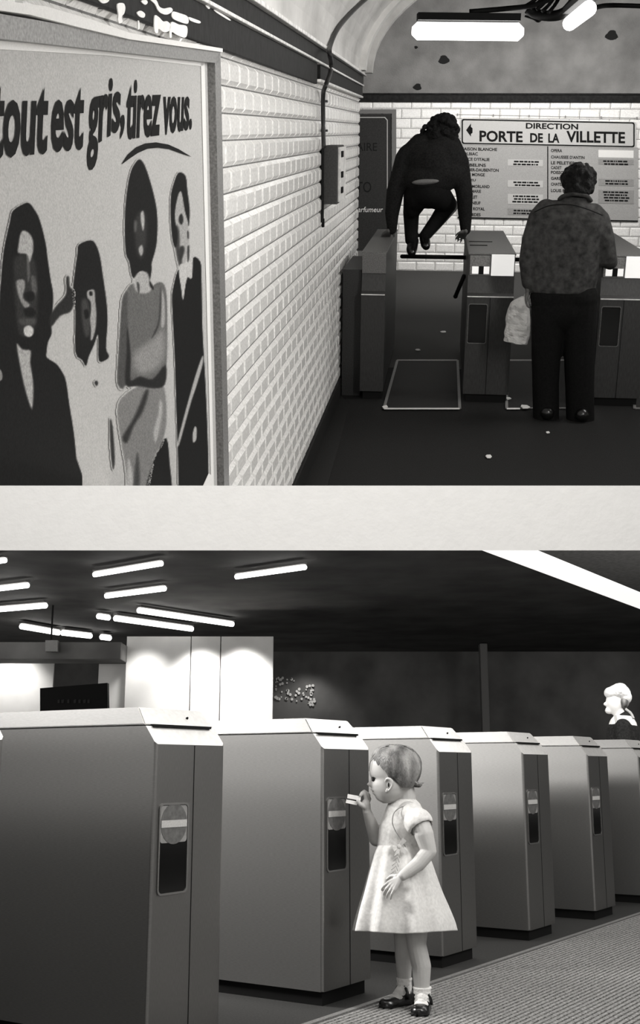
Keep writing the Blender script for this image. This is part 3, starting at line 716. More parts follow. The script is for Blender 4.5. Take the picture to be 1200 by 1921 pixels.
# floor plates with pale edges in the passages
for i, (a, b, c, d, e) in enumerate(((720, 862, 745, 858, 0), (950, 1100, 950, 1090, 1), (1190, 1330, 1180, 1290, 2))):
    P0 = upx(a, 767, Z=0.004); P1 = upx(b, 767, Z=0.004); P2 = upx(d, 677, Z=0.004); P3 = upx(c, 677, Z=0.004)
    bm = NB(); prism(bm, [P0, P1, P2, P3], (0, 0, 0.004)); struct('floor_plate', bm, M_plate, MU)
    bm = NB()
    for u, v, w_ in ((P0, P1, 0.010), (P1, P2, 0.010), (P3, P2, 0.03), (P0, P3, 0.010)):
        dd = (v-u).normalized(); s = Vector((-dd.y, dd.x, 0))*w_
        prism(bm, [u-s, v-s, v+s, u+s], (0, 0, 0.007))
    struct('trim_9', bm, M_frame, MU)
bm = NB()
for a, b in ((720, 862), (950, 975)):
    prism(bm, [upx(a, 768, Z=0.012), upx(b, 768, Z=0.012), upx(b, 765.8, Z=0.012), upx(a, 765.8, Z=0.012)], (0, 0, 0.002))
struct('trim_10', bm, M_white, MU)
# litter
for px, py, r_, lab in ((916, 857, 7, 'white paper scrap lying alone on the dark floor nearest the viewer'), (832, 623, 6, 'paper scrap on the floor beyond the climbed gate'),
                        (783, 657, 5, 'crumb of paper behind the floor plate under the climbing feet'), (1027, 812, 4, 'tiny scrap in front of the standing shoes'),
                        (984, 764, 9, 'scrap lying on the pale plate edge below the bag'), (953, 748, 5, 'scrap at the foot of the middle gate'), (722, 764, 6, 'scrap at the left corner of the floor plate')):
    c = upx(px, py, Z=0.014 if py > 700 and py < 800 else 0.006); s = r_/520.0*1.85*1.0; s = r_/((py-245)/1.85)
    bm = NB(); q = [(math.cos(t_)*s*(0.8+0.4*random.random()), math.sin(t_)*s*2.2*(0.7+0.5*random.random())) for t_ in [k*math.pi/3 for k in range(6)]]
    prism(bm, [Vector((a, b, 0.002*(k % 2))) for k, (a, b) in enumerate(q)], (0, 0, 0.004))
    o = obj('paper_scrap', bm, M_white, None, MU @ Matrix.Translation(c)); tag(o, lab, 'litter', 'paper scraps on the corridor floor')

# ================================================================== PEOPLE IN THE CORRIDOR
def hand(bm, wrist, d, n, s=1.0, curl=0.5, thumb=1, spread=0.16):
    """palm, four unequal bent fingers and a thumb; d = pointing direction, n = back-of-hand normal"""
    d = Vector(d).normalized(); n = Vector(n); n = (n-d*n.dot(d)).normalized(); s_ = d.cross(n).normalized()*thumb
    wrist = Vector(wrist)
    for k in range(4):
        u = (k-1.5)/1.5
        cap(bm, wrist+d*0.010*s, wrist + d*0.085*s + s_*u*0.030*s, 0.017*s, 0.0125*s, 10)
    lens = (0.062, 0.080, 0.084, 0.075)  # little .. index measured from -s_ to +s_
    for k in range(4):
        u = (k-1.5)/1.5; base = wrist + d*0.088*s + s_*u*0.031*s; a = curl*0.5; p = base; L = lens[k]*s
        dirv = (d + s_*u*spread).normalized()
        for j, fr in enumerate((0.45, 0.30, 0.25)):
            q = p + (dirv*math.cos(a) - n*math.sin(a))*L*fr
            cap(bm, p, q, (0.0098-0.0012*j)*s, (0.0088-0.0012*j)*s, 10); p = q; a += curl*0.8
    b = wrist + d*0.025*s + s_*0.026*s
    m_ = b + (d*0.6+s_*0.7-n*0.25).normalized()*0.042*s; e = m_ + (d*0.9+s_*0.25-n*0.35).normalized()*0.034*s
    cap(bm, b, m_, 0.014*s, 0.0105*s, 10); cap(bm, m_, e, 0.0105*s, 0.0085*s, 10)

def curly(bm, c, rad, n, amp, r0, seed=1, zmin=-1):
    rnd = random.Random(seed)
    for _ in range(n):
        v = Vector((rnd.gauss(0, 1), rnd.gauss(0, 1), rnd.gauss(0, 1))).normalized()
        if v.z < zmin: continue
        p = Vector(c) + Vector((v.x*rad[0], v.y*rad[1], v.z*rad[2]))
        ellipsoid(bm, p, r0*(0.6+rnd.random()*amp), seg=8)

# --- climbing person (seen from behind, crouched on the turnstile arm)
P1 = thing('person', 'person in black climbing over the gates, crouched on the bar with hands on two gates', 'person', MU, (0, 0, 0))
def c(px, py, dy=0.0): return upx(px, py, Y=YBAR+dy)
hl = c(727, 447, -0.02); hr = c(874, 441, 0.02)
hl.z = max(hl.z, GH+0.025); hr.z = max(hr.z, GH+0.025)
bm = NB()   # body
ellipsoid(bm, c(832, 262, 0.20), (0.085, 0.10, 0.115)); cap(bm, c(826, 285, 0.12), c(832, 262, 0.18), 0.06, 0.06)
chain(bm, [c(822, 300, 0.10), c(812, 340, 0.03), c(802, 368, 0.0)], [0.10, 0.09, 0.09])
chain(bm, [c(763, 302, 0.05), c(742, 365, -0.02), c(734, 432, -0.02)], [0.055, 0.042, 0.030])
chain(bm, [c(858, 308, 0.05), c(872, 370, 0.0), c(873, 430, 0.02)], [0.055, 0.042, 0.030])
cap(bm, c(822, 298, 0.08), c(763, 302, 0.05), 0.07, 0.05); cap(bm, c(822, 298, 0.08), c(858, 308, 0.05), 0.07, 0.05)
chain(bm, [c(782, 372, 0.0), c(772, 395, 0.20), c(772, 450, 0.03)], [0.085, 0.058, 0.036])
chain(bm, [c(822, 370, 0.0), c(846, 386, 0.22), c(798, 445, 0.05)], [0.085, 0.058, 0.036])
hand(bm, hl+Vector((0.01, -0.03, 0.035)), (-0.25, 0.75, -0.45), (0, 0.5, 1), 0.95, 0.45, 1)
hand(bm, hr+Vector((0.0, -0.05, 0.035)), (-0.35, 0.8, -0.45), (0, 0.5, 1), 0.95, 0.45, -1)
fused('body', bm, M_skin_d, P1, 0.009, 3)
bm = NB()   # jersey
chain(bm, [c(828, 268, 0.10), c(822, 290, 0.08), c(815, 312, 0.03)], [0.12, 0.165, 0.185]); chain(bm, [c(815, 262, 0.08), c(790, 274, 0.06), c(765, 292, 0.05)], [0.08, 0.085, 0.085]); 
ellipsoid(bm, c(806, 300, 0.05), (0.21, 0.16, 0.15)); ellipsoid(bm, c(838, 300, 0.05), (0.14, 0.15, 0.15))
ellipsoid(bm, c(806, 335, 0.0), (0.225, 0.16, 0.13)); ellipsoid(bm, c(822, 325, 0.0), (0.20, 0.15, 0.13))
chain(bm, [c(786, 268, 0.08), c(762, 300, 0.05), c(741, 360, -0.02), c(735, 400, -0.02), c(735, 430, -0.02)], [0.07, 0.092, 0.070, 0.056, 0.040])
chain(bm, [c(850, 270, 0.08), c(860, 305, 0.05), c(871, 365, 0.0), c(872, 400, 0.02), c(873, 431, 0.02)], [0.06, 0.080, 0.066, 0.056, 0.042])
fused('jersey', bm, M_jacket_b, P1, 0.010, 3)
bm = NB()   # trousers
ellipsoid(bm, c(804, 362, -0.01), (0.17, 0.15, 0.12))
chain(bm, [c(781, 370, -0.01), c(771, 398, 0.16), c(771, 450, 0.03)], [0.105, 0.066, 0.050])
ellipsoid(bm, c(773, 385, 0.05), (0.068, 0.10, 0.10))
chain(bm, [c(822, 368, -0.01), c(840, 383, 0.18), c(820, 412, 0.12), c(797, 442, 0.05)], [0.105, 0.072, 0.058, 0.046])
fused('trousers', bm, M_trouser, P1, 0.009, 3)
bm = NB()
ellipsoid(bm, c(798, 341, -0.145), (0.105, 0.03, 0.022), Matrix.Rotation(R(-4), 3, 'Y')); o = obj('shirt_tail', bm, M_g2, P1, smooth=True); o['label'] = 'pale strip of shirt at the waist'
bm = NB()
chain(bm, [c(775, 452, 0.05), c(772, 468, -0.02), c(772, 474, -0.07)], [0.045, 0.044, 0.034]); fused('shoe', bm, M_shoe, P1, 0.008, 3)
bm = NB()
chain(bm, [c(796, 446, 0.06), c(798, 458, 0.0), c(799, 462, -0.05)], [0.042, 0.040, 0.032]); fused('shoe', bm, M_shoe, P1, 0.008, 3)
bm = NB()
ellipsoid(bm, c(831, 247, 0.12), (0.115, 0.12, 0.12)); curly(bm, c(830, 246, 0.11), (0.115, 0.12, 0.12), 170, 0.8, 0.020, 3, -0.8); ellipsoid(bm, c(818, 258, 0.06), (0.09, 0.09, 0.08)); curly(bm, c(812, 250, 0.06), (0.09, 0.09, 0.07), 50, 0.7, 0.018, 4, -0.5)
fused('hair', bm, M_hair_d, P1, 0.008, 1)

# --- standing person in denim jacket
YM = upx(1060, 785, Z=0).y
P2 = thing('person', 'person standing with back turned in denim jacket and dark trousers, holding a bag', 'person', MU, (0, 0, 0))
def c(px, py, dy=0.0): return upx(px, py, Y=YM+dy)
def foot(bm, ank, toe, r=0.045): chain(bm, [Vector(ank), (Vector(ank)+Vector(toe))/2 + Vector((0, 0, -0.005)), Vector(toe)], [r, r*0.95, r*0.8])
zf = 0.045
fl_ = c(1025, 775, 0); fr_ = c(1088, 785, -0.02)
bm = NB()
ellipsoid(bm, c(1086, 338, 0.06), (0.078, 0.095, 0.11)); cap(bm, c(1078, 385, 0), c(1084, 350, 0.04), 0.065, 0.058)
chain(bm, [c(1070, 405), c(1066, 460), c(1062, 540)], [0.085, 0.09, 0.09])
chain(bm, [c(1018, 402), c(992, 478, -0.02), c(992, 540, 0.0)], [0.055, 0.042, 0.030])
chain(bm, [c(1120, 408), c(1140, 480, 0.02), c(1146, 492, 0.28)], [0.055, 0.042, 0.030])
chain(bm, [c(1030, 560), c(1026, 660), c(1025, 768)], [0.09, 0.06, 0.042])
chain(bm, [c(1090, 560), c(1088, 670), c(1088, 778)], [0.09, 0.06, 0.042])
cap(bm, c(1030, 560), c(1090, 560), 0.09, 0.09)
hand(bm, c(991, 541, 0.0), (-0.15, 0.15, -1), (-1, 0, 0), 0.95, 0.9, 1)
hand(bm, c(1147, 490, 0.28), (0, 1, -0.1), (0.2, 0, 1), 0.95, 0.5, -1)
fused('body', bm, M_skin_d, P2, 0.009, 3)
bm = NB()
ellipsoid(bm, c(1040, 420), (0.16, 0.115, 0.15)); ellipsoid(bm, c(1096, 425), (0.15, 0.115, 0.15)); ellipsoid(bm, c(1068, 400, 0.0), (0.20, 0.10, 0.085))
chain(bm, [c(1074, 392, 0.0), c(1078, 376, 0.01)], [0.105, 0.085])
rings = []
for py_, x0_, x1_, d_ in ((386, 1040, 1104, .07), (398, 1008, 1124, .10), (420, 1000, 1134, .118), (450, 998, 1134, .125), (480, 996, 1130, .128), (510, 994, 1124, .13), (535, 992, 1118, .13), (550, 992, 1117, .128)):
    rings.append([c((x0_+x1_)/2+(x1_-x0_)/2*math.copysign(abs(math.cos(a))**.8, math.cos(a)), py_+(2.5*math.cos(a)+2 if py_ > 540 else 0), d_*math.sin(a)) for a in [2*math.pi*k/40 for k in range(40)]])
loft(bm, rings)
chain(bm, [c(1024, 394), c(1012, 410), c(998, 450, -0.01), c(990, 490, -0.02), c(991, 530, 0.0)], [0.07, 0.075, 0.068, 0.060, 0.046])
chain(bm, [c(1112, 402), c(1122, 415), c(1132, 450, 0.0), c(1138, 484, 0.02), c(1144, 492, 0.22)], [0.07, 0.075, 0.070, 0.064, 0.050])
fused('jacket', bm, M_denim, P2, 0.009, 3)
bm = NB()
tube(bm, smooth_pts([c(1049, 374, -0.02), c(1056, 368, -0.065), c(1078, 364, -0.088), c(1100, 368, -0.07), c(1108, 377, -0.02)], False, 5), 0.013)
obj('collar', bm, M_denim, P2, smooth=True)
bm = NB()
sm = smooth_pts([c(1002, 398, -0.118), c(1030, 386, -0.125), c(1068, 384, -0.13), (c(1100, 392, -0.128)), c(1130, 404, -0.112)], False, 6)
tube(bm, sm, 0.0035, 6); obj('yoke_seam', bm, M_black, P2)
bm = NB()
cap(bm, c(1030, 556), c(1086, 560), 0.125, 0.125); ellipsoid(bm, c(1058, 580), (0.20, 0.13, 0.16))
chain(bm, [c(1030, 575), c(1024, 660), c(1023, 720), c(1024, 787)], [0.120, 0.098, 0.090, 0.088])
chain(bm, [c(1086, 575), c(1086, 665), c(1087, 730), c(1088, 799)], [0.120, 0.102, 0.096, 0.094])
fused('trousers', bm, M_trouser, P2, 0.009, 3)
for q, dx in ((c(1024, 780), -0.03), (c(1088, 790, -0.02), 0.03)):
    bm = NB(); q.z = 0.05; chain(bm, [q+Vector((0, -0.07, 0)), q+Vector((dx*.5, 0.03, -0.003)), q+Vector((dx, 0.14, -0.008))], [0.048, 0.046, 0.040]); fused('shoe', bm, M_shoe, P2, 0.008, 3)
bm = NB()
ellipsoid(bm, c(1085, 335, 0.045), (0.105, 0.11, 0.088)); curly(bm, c(1085, 334, 0.04), (0.103, 0.11, 0.085), 190, 0.5, 0.018, 5, -0.9)
ellipsoid(bm, c(1083, 358, -0.02), (0.085, 0.08, 0.055)); curly(bm, c(1084, 352, 0.0), (0.09, 0.09, 0.06), 60, 0.5, 0.018, 8, -0.9)
fused('hair', bm, M_hair_d, P2, 0.008, 1)
# crumpled bag
BG = thing('carrier_bag', 'pale crumpled paper bag hanging from the standing hand beside the middle gate', 'bag', MU, (0, 0, 0))
bm = NB(); rings = []
rows = [(984, 556, 6), (975, 568, 16), (973, 590, 22), (972, 612, 23), (969, 630, 23), (966, 643, 21)]
for i, (px, py, hw) in enumerate(smooth_pts(rows, False, 5)):
    cc = upx(px, py, Y=YM+0.02); s = 1/(F/YM); ring = []
    for k in range(28):
        a = 2*math.pi*k/28; r1 = hw*s*1.02*(1+0.10*noise.noise(Vector((math.cos(a)*2, i*0.35, math.sin(a)*2)))); r2 = 0.045*(0.4+0.6*min(1, i/6))*(1+0.5*noise.noise(Vector((a*2, i*0.4, 3))))
        ring.append(cc + Vector((r1*math.cos(a), r2*math.sin(a), -0.12*r1*math.cos(a)*(i/20))))
    rings.append(ring)
loft(bm, rings); obj('bag', bm, M_bag, BG, smooth=False)
bm = NB(); tube(bm, smooth_pts([c(984, 558, 0.02), c(989, 550, 0.03), c(992, 556, 0.01), c(986, 562, 0.02)], False, 5), 0.012); obj('twisted_neck', bm, M_bag, BG, smooth=True)

# ================================================================== LOWER HALL
rd = Vector((2010-600, math.hypot(F, 1443-CY), 0)).normalized()     # along the row of gates
ld = Vector((-rd.y, rd.x, 0))                                        # away along each gate's length
P0 = lpx(273, 1995, Z=0)
SP = 0.224*P0.y/rd.y*1.0
GW = 0.364*SP
print('gate0', P0, 'spacing', SP, 'width', GW)
az = math.atan2(rd.y, rd.x)
# local frame of a gate: x along the row, y along its length (away), z up
HT, HS, HE = 1.053, 0.992, 0.934     # top, lid seam, front edge
GLEN = 1.45
def gate_lower(label, n):
    t = thing('ticket_gate', label, 'ticket gate', ML, P0+rd*SP*n, az, 'steel ticket gates in the row')
    prof = [(0.0, 0.05), (0.0, HE), (0.045, HS), (GLEN-0.045, HS), (GLEN, HE), (GLEN, 0.05)]
    bm = NB(); prism(bm, [Vector((0, a, b)) for a, b in prof], (GW, 0, 0))
    bmesh.ops.recalc_face_normals(bm, faces=bm.faces)
    es = [e for e in bm.edges if abs(e.verts[0].co.x-e.verts[1].co.x) < 1e-5 and abs(e.verts[0].co.y) < 1e-5 and abs(e.verts[1].co.y) < 1e-5 and abs(e.verts[0].co.z-e.verts[1].co.z) > 0.5]
    bmesh.ops.bevel(bm, geom=es, offset=0.011, segments=4, affect='EDGES', profile=0.5)
    for f in bm.faces:
        f.normal_update()
        if abs(f.normal.y) > 0.9 and f.calc_center_median().y < 0.02: f.material_index = 1
        if f.normal.z > 0.3: f.material_index = 2  # upward faces take the paler steel, light painted in
    obj('housing', bm, [M_steel, M_steel_f, M_lid], t)
    prof = [(0.048, HS+0.004), (0.095, HT), (GLEN-0.095, HT), (GLEN-0.048, HS+0.004)]
    bm = NB()
    a = [Vector((0.0, y, z)) for y, z in prof]; b = [Vector((GW, y, z)) for y, z in prof]
    a[1].x = a[2].x = 0.018; b[1].x = b[2].x = GW-0.018
    va = [bm.verts.new(p) for p in a]; vb = [bm.verts.new(p) for p in b]
    bm.faces.new(va); bm.faces.new(vb[::-1])
    for i in range(4): bm.faces.new([va[i], va[(i+1) % 4], vb[(i+1) % 4], vb[i]])
    bmesh.ops.recalc_face_normals(bm, faces=bm.faces)
    bmesh.ops.bevel(bm, geom=bm.edges[:], offset=0.003, segments=2, affect='EDGES')
    for f in bm.faces:
        f.normal_update()
        if f.normal.x < -0.7: f.material_index = 1  # left lid faces take the darker steel, shade painted in
    obj('lid', bm, [M_lid, M_steel], t)
    bm = NB(); box(bm, 0.03, GW-0.03, 0.035, GLEN-0.03, HS-0.002, HS+0.006); obj('lid_gap', bm, M_black, t)
    bm = NB(); box(bm, 0.012, GW-0.035, 0.012, GLEN-0.02, 0, 0.052); obj('plinth', bm, M_plinth, t)
    bm = NB(); box(bm, GW*0.545-0.0015, GW*0.545+0.0015, -0.001, 0.002, 0.05, HE-0.002); obj('seam', bm, M_black, t)
    # window with no-entry disc above a black pane
    x0, x1, z0, z1 = GW*0.085, GW*0.46, 0.478, 0.745
    q = rrect(x0, z0, x1, z1, 0.014)
    bm = NB(); prism(bm, [Vector((a, -0.0015, b)) for a, b in q], (0, 0.006, 0)); wn = obj('window', bm, M_blackg, t)
    bm = NB(); q2 = rrect(x0-0.006, z0-0.006, x1+0.006, z1+0.006, 0.018)
    for k in range(len(q)):
        j = (k+1) % len(q); prism(bm, [Vector((q2[i][0], -0.004, q2[i][1])) for i in (k, j)] + [Vector((q[i][0], -0.004, q[i][1])) for i in (j, k)], (0, 0.006, 0))
    obj('window_rim', bm, M_steel, t)
    cz = z1-0.058; xc_ = (x0+x1)/2; rr = (x1-x0)/2-0.003
    bm = NB(); prism(bm, [Vector((a, -0.002, b)) for a, b in rrect(x0+0.001, cz-0.058, x1-0.001, z1-0.002, 0.012)], (0, 0.002, 0)); obj('disc_ground', bm, M_discbg, wn)
    bm = NB(); prism(bm, [Vector((xc_+rr*math.cos(a), -0.003, cz+rr*math.sin(a))) for a in [2*math.pi*k/32 for k in range(32)]], (0, 0.001, 0)); obj('no_entry_disc', bm, M_disc, wn)
    bm = NB(); box(bm, xc_-rr+0.001, xc_+rr-0.001, -0.0045, -0.003, cz-0.011, cz+0.011); obj('white_bar', bm, M_sheet, wn)
    bm = NB(); ellipsoid(bm, Vector((GW*0.66, 0.071, (HS+HT)/2)), (0.006, 0.004, 0.008), Matrix.Rotation(R(40), 3, 'X'), 12); obj('lock', bm, M_black, t)
    return t
labs = ['steel ticket gate cut off at the left edge of the hall', 'largest and nearest steel ticket gate with no-entry disc, at left', 'steel ticket gate the small child is facing, just left of her',
        'steel ticket gate directly behind the small child', 'steel ticket gate just right of the small child', 'fifth whole ticket gate, left of the one before the white-haired woman', 'farthest ticket gate at the right edge, in front of the white-haired woman']
for n in range(-1, 6): gate_lower(labs[n+1], n)

# floor: smooth passage floor, kerb line and ribbed mat
def rl(a, b, z=0.0): return P0 + rd*a + ld*b + Vector((0, 0, z))
bm = NB(); prism(bm, [rl(-6, -0.10, -0.05), rl(22, -0.10, -0.05), rl(22, 9, -0.05), rl(-6, 9, -0.05)], (0, 0, 0.05)); struct('floor_passage', bm, M_lfloor)
bm = NB(); prism(bm, [rl(-6, -0.125, -0.01), rl(22, -0.125, -0.01), rl(22, -0.10, -0.01), rl(-6, -0.10, -0.01)], (0, 0, 0.014)); struct('trim_11', bm, M_frame)
bm = NB(); prism(bm, [rl(-6, -6.5, -0.05), rl(22, -6.5, -0.05), rl(22, -0.125, -0.05), rl(-6, -0.125, -0.05)], (0, 0, 0.045)); struct('floor_mat_base', bm, M_plinth)
bm = NB(); b_ = -0.135
while b_ > -3.2:
    prism(bm, [rl(-3, b_, -0.006), rl(14, b_, -0.006), rl(14, b_-0.015, -0.006), rl(-3, b_-0.015, -0.006)], (0, 0, 0.006)); b_ -= 0.024
struct('floor_ribbed_mat', bm, M_mat)

# ceiling and walls
ZC = 3.0
Bk = 9.0
bm = NB(); prism(bm, [rl(-14, -14, 0)+Vector((0, 0, ZC)), rl(30, -14, 0)+Vector((0, 0, ZC)), rl(30, 26, 0)+Vector((0, 0, ZC)), rl(-14, 26, 0)+Vector((0, 0, ZC))], (0, 0, 0.15))
clip_below(bm, ML, 990, keep_above=False)
struct('ceiling_hall', bm, M_lceil)
def cl(px, py, z=ZC): return lpx(px, py, Z=z)
# lit trough running along the ceiling, parallel to the row of gates
zt_ = ZC-0.06
a0_ = cl(905, 1033, zt_); a1_ = cl(1200, 1139, zt_); b0_ = cl(1008, 1033, zt_)
fwd = rd
e0 = a0_ - fwd*2.5; e1 = a0_ + fwd*9
sft = (b0_-a0_); sft = sft - fwd*sft.dot(fwd)
bm = NB(); prism(bm, [e0, e1, e1+sft, e0+sft], (0, 0, 0.05)); clip_below(bm, ML, 1000, False)
t = obj('lamp_trough', bm, M_strip, None, ML); tag(t, 'broad white light strip crossing the upper right of the hall ceiling', 'lamp')
bm = NB(); prism(bm, [e0+sft*1.02, e1+sft*1.02, e1+sft*9, e0+sft*9], (0, 0, 0.04)); clip_below(bm, ML, 1000, False); struct('ceiling_panel', bm, M_lceil_g)
# back walls of the hall
YW = 21.0
bm = NB(); q0 = lpx(-300, 1443, Y=YW); q1 = lpx(1700, 1443, Y=YW)
box(bm, q0.x, q1.x, YW, YW+0.2, 0, ZC); struct('wall_back_hall', bm, M_lwall)
# pale lit partition at the left
YP = 15.5
def pp_(px, py): return lpx(px, py, Y=YP)
pa = pp_(236, 1200); pb = pp_(512, 1200)
for i, (xa, xb) in enumerate(((236, 356), (358, 412), (414, 512))):
    bm = NB(); A = pp_(xa, 1250).x; B = pp_(xb, 1250).x; box(bm, A, B, YP, YP+0.06, 0, pp_(0, 1194).z, bev=0.004); o = struct('wall_panel', bm, M_lwall_b)
bm = NB(); box(bm, pp_(180, 1250).x, pp_(239, 1250).x, YP+0.2, YP+0.25, 0, pp_(0, 1243).z); struct('wall_panel_low', bm, M_lwall_b)
bm = NB(); box(bm, pp_(-120, 1250).x, pp_(62, 1250).x, YP+1.2, YP+1.25, 0, 2.6); struct('wall_panel_left', bm, M_lwall_b)
# soffit box over the opening
bm = NB(); box(bm, pp_(-150, 1230).x, pp_(238, 1230).x, YP-0.5, YP+0.15, pp_(0, 1243).z, pp_(0, 1212).z, bev=0.01); struct('trim_12', bm, M_lwall)
# column on the dark wall
bm = NB(); A = lpx(898, 1200, Y=19.5); box(bm, A.x, A.x+0.13, 19.4, 19.6, 0, ZC-0.02, bev=0.02); struct('pillar', bm, mat('pillar_grey', 0.2, 0.7))
# wall-washer spots above the panels; rightmost one added to brighten the glints
for px, k in ((372, 1.0), (452, 1.3), (268, 0.35), (8, 0.8), (575, 0.3)):
    d = bpy.data.lights.new('wall_washer', 'SPOT'); d.energy = 115*k; d.spot_size = R(95); d.spot_blend = 0.8; d.shadow_soft_size = 0.08; d.color = (1, 0.985, 0.96)
    o = bpy.data.objects.new('wall_washer', d); COL.objects.link(o); p = lpx(px, 1186, Y=YW-0.7 if px == 575 else YP-0.45 if px > 50 else YP+0.7); p.z = min(p.z, ZC-0.1); o.location = p
    q = p + Vector((0, 0.35, -1.0)); o.rotation_euler = (q-p).to_track_quat('-Z', 'Y').to_euler()
# tube lamps of the hall, fixed on the ceiling
lamps = [((177, 1078), (303, 1057), 'tube lamp in the top row left of centre'), ((443, 1082), (572, 1064), 'tube lamp alone at the top centre of the hall ceiling'),
         ((199, 1118), (309, 1104), 'tube lamp below the top left-of-centre one'), ((-40, 1058), (10, 1051), 'tube lamp end at the very top left corner'),
         ((-60, 1111), (52, 1098), 'tube lamp at the left edge, second from top'), ((-60, 1148), (86, 1136), 'tube lamp at the left edge, third from top'),
         ((40, 1175), (110, 1187), 'slanting tube lamp, leftmost of the lowest pair'), ((117, 1187), (170, 1193), 'slanting tube lamp, right one of the lowest pair'),
         ((184, 1156), (204, 1159), 'stub of tube lamp left of the long middle tube'), ((216, 1160), (360, 1180), 'long slanting tube lamp ending above the lit panels'),
         ((260, 1145), (436, 1171), 'longest slanting tube lamp, highest of the slanting ones'), ((190, 1195), (206, 1197), 'shortest tube lamp stub above the soffit corner')]
for a, b, lab in lamps:
    A = cl(*a, z=ZC-0.10); B = cl(*b, z=ZC-0.10); dist = (A.y+B.y)/2
    tube_lamp(lab, A, B, 5.0*dist/F, ML, M_tube, M_lceil)
# broken lines of light right of the panels: glints painted as small white discs
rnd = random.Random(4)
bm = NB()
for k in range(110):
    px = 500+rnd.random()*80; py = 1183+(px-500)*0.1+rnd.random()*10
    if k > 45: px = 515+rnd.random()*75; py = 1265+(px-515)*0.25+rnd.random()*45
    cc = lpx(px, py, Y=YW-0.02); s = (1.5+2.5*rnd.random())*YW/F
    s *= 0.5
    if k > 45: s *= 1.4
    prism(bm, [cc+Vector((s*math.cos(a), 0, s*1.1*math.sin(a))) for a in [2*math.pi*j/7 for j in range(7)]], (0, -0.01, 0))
o = obj('painted_glints', bm, M_white, None, ML); tag(o, 'patch of glints painted in white on the dark wall right of the lit panels', 'painted glints'); o['kind'] = 'stuff'
# black indicator sign left
IS = thing('indicator_sign', 'dark indicator sign standing above the nearest gate at left', 'sign', ML, (0, 0, 0))
YS = 14.0
A = lpx(75, 1340, Y=YS); B = lpx(202, 1281, Y=YS)
bm = NB(); prism(bm, [lpx(75, 1291, Y=YS), lpx(201, 1281, Y=YS), lpx(202, 1345, Y=YS), lpx(75, 1345, Y=YS)], (0, 0.12, 0)); obj('board', bm, M_print, IS)
for k, xx in enumerate((108, 115, 126, 138, 147, 156, 164)):
    bm = NB(); prism(bm, [lpx(xx, 1313, Y=YS-0.004), lpx(xx+4+k % 2, 1312, Y=YS-0.004), lpx(xx+4, 1319, Y=YS-0.004), lpx(xx, 1319, Y=YS-0.004)], (0, -0.002, 0)); obj('faint_mark', bm, M_g1, IS)
bm = NB(); box(bm, (A.x+B.x)/2-0.05, (A.x+B.x)/2+0.05, YS+0.02, YS+0.1, 0, A.z); obj('post', bm, M_black, IS)
o = thing('clock', 'small pale square clock face hung before the dark soffit', 'clock', ML, (0, 0, 0))
bm = NB(); prism(bm, [lpx(x, y, Y=YP-0.62) for x, y in ((85, 1201), (108, 1201), (108, 1222), (85, 1222))], (0, 0.08, 0)); obj('case', bm, M_frame, o)
bm = NB(); pA = lpx(96, 1201, Y=YP-0.58); box(bm, pA.x-0.01, pA.x+0.01, pA.y-0.01, pA.y+0.01, pA.z, ZC); obj('hanger', bm, M_black, o)

# ---- white-haired woman beyond the gates
YO = 9.6
def c(px, py, dy=0.0): return lpx(px, py, Y=YO+dy)
W2 = thing('person', 'white-haired woman in dark coat walking left behind the farthest gate', 'person', ML, (0, 0, 0))
bm = NB()
ellipsoid(bm, c(1152, 1318), (0.072, 0.065, 0.10)); ellipsoid(bm, c(1136, 1321), (0.022, 0.013, 0.018)); ellipsoid(bm, c(1142, 1333), (0.035, 0.03, 0.03)); ellipsoid(bm, c(1153, 1335), (0.035, 0.04, 0.03))
cap(bm, c(1160, 1335), c(1166, 1352), 0.045, 0.05); chain(bm, [c(1168, 1365), c(1168, 1440), c(1166, 1480)], [0.12, 0.12, 0.13])
for dx, dy in ((-0.06, -0.07), (0.06, 0.07)):
    b_ = c(1166, 1480); chain(bm, [b_+Vector((dx*.5, dy, 0)), Vector((b_.x+dx, YO+dy, 0.45)), Vector((b_.x+dx*2, YO+dy, 0.09)), Vector((b_.x+dx*2-0.12, YO+dy, 0.04))], [0.09, 0.06, 0.04, 0.035])
for s in (-1, 1):
    chain(bm, [c(1168, 1362, s*0.17), c(1172, 1420, s*0.2), c(1155, 1465, s*0.19)], [0.05, 0.04, 0.028]); hand(bm, c(1155, 1465, s*0.19), (-0.3, 0, -1), (0, s, 0), 0.9, 0.5, 1)
fused('body', bm, mat('pale_skin', 0.85, 0.6), W2, 0.008, 3)
bm = NB()
ellipsoid(bm, c(1160, 1298), (0.095, 0.09, 0.065)); ellipsoid(bm, c(1144, 1300), (0.05, 0.07, 0.05)); ellipsoid(bm, c(1172, 1308), (0.055, 0.08, 0.06)); ellipsoid(bm, c(1163, 1290), (0.055, 0.05, 0.04))
curly(bm, c(1160, 1300), (0.09, 0.085, 0.065), 90, 0.5, 0.016, 9, -0.2)
fused('hair', bm, M_whair, W2, 0.008, 1)
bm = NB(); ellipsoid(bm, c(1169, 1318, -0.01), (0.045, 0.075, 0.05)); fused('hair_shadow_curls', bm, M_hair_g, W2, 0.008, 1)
bm = NB()
chain(bm, [c(1168, 1352), c(1168, 1375), c(1168, 1430), c(1167, 1500), c(1167, 1560)], [0.08, 0.135, 0.145, 0.17, 0.20])
cap(bm, c(1168, 1366, -0.15), c(1168, 1366, 0.15), 0.07, 0.07)
for s in (-1, 1): chain(bm, [c(1168, 1364, s*0.17), c(1173, 1420, s*0.21), c(1158, 1460, s*0.2)], [0.07, 0.06, 0.045])
fused('coat', bm, M_coat, W2, 0.01, 3)
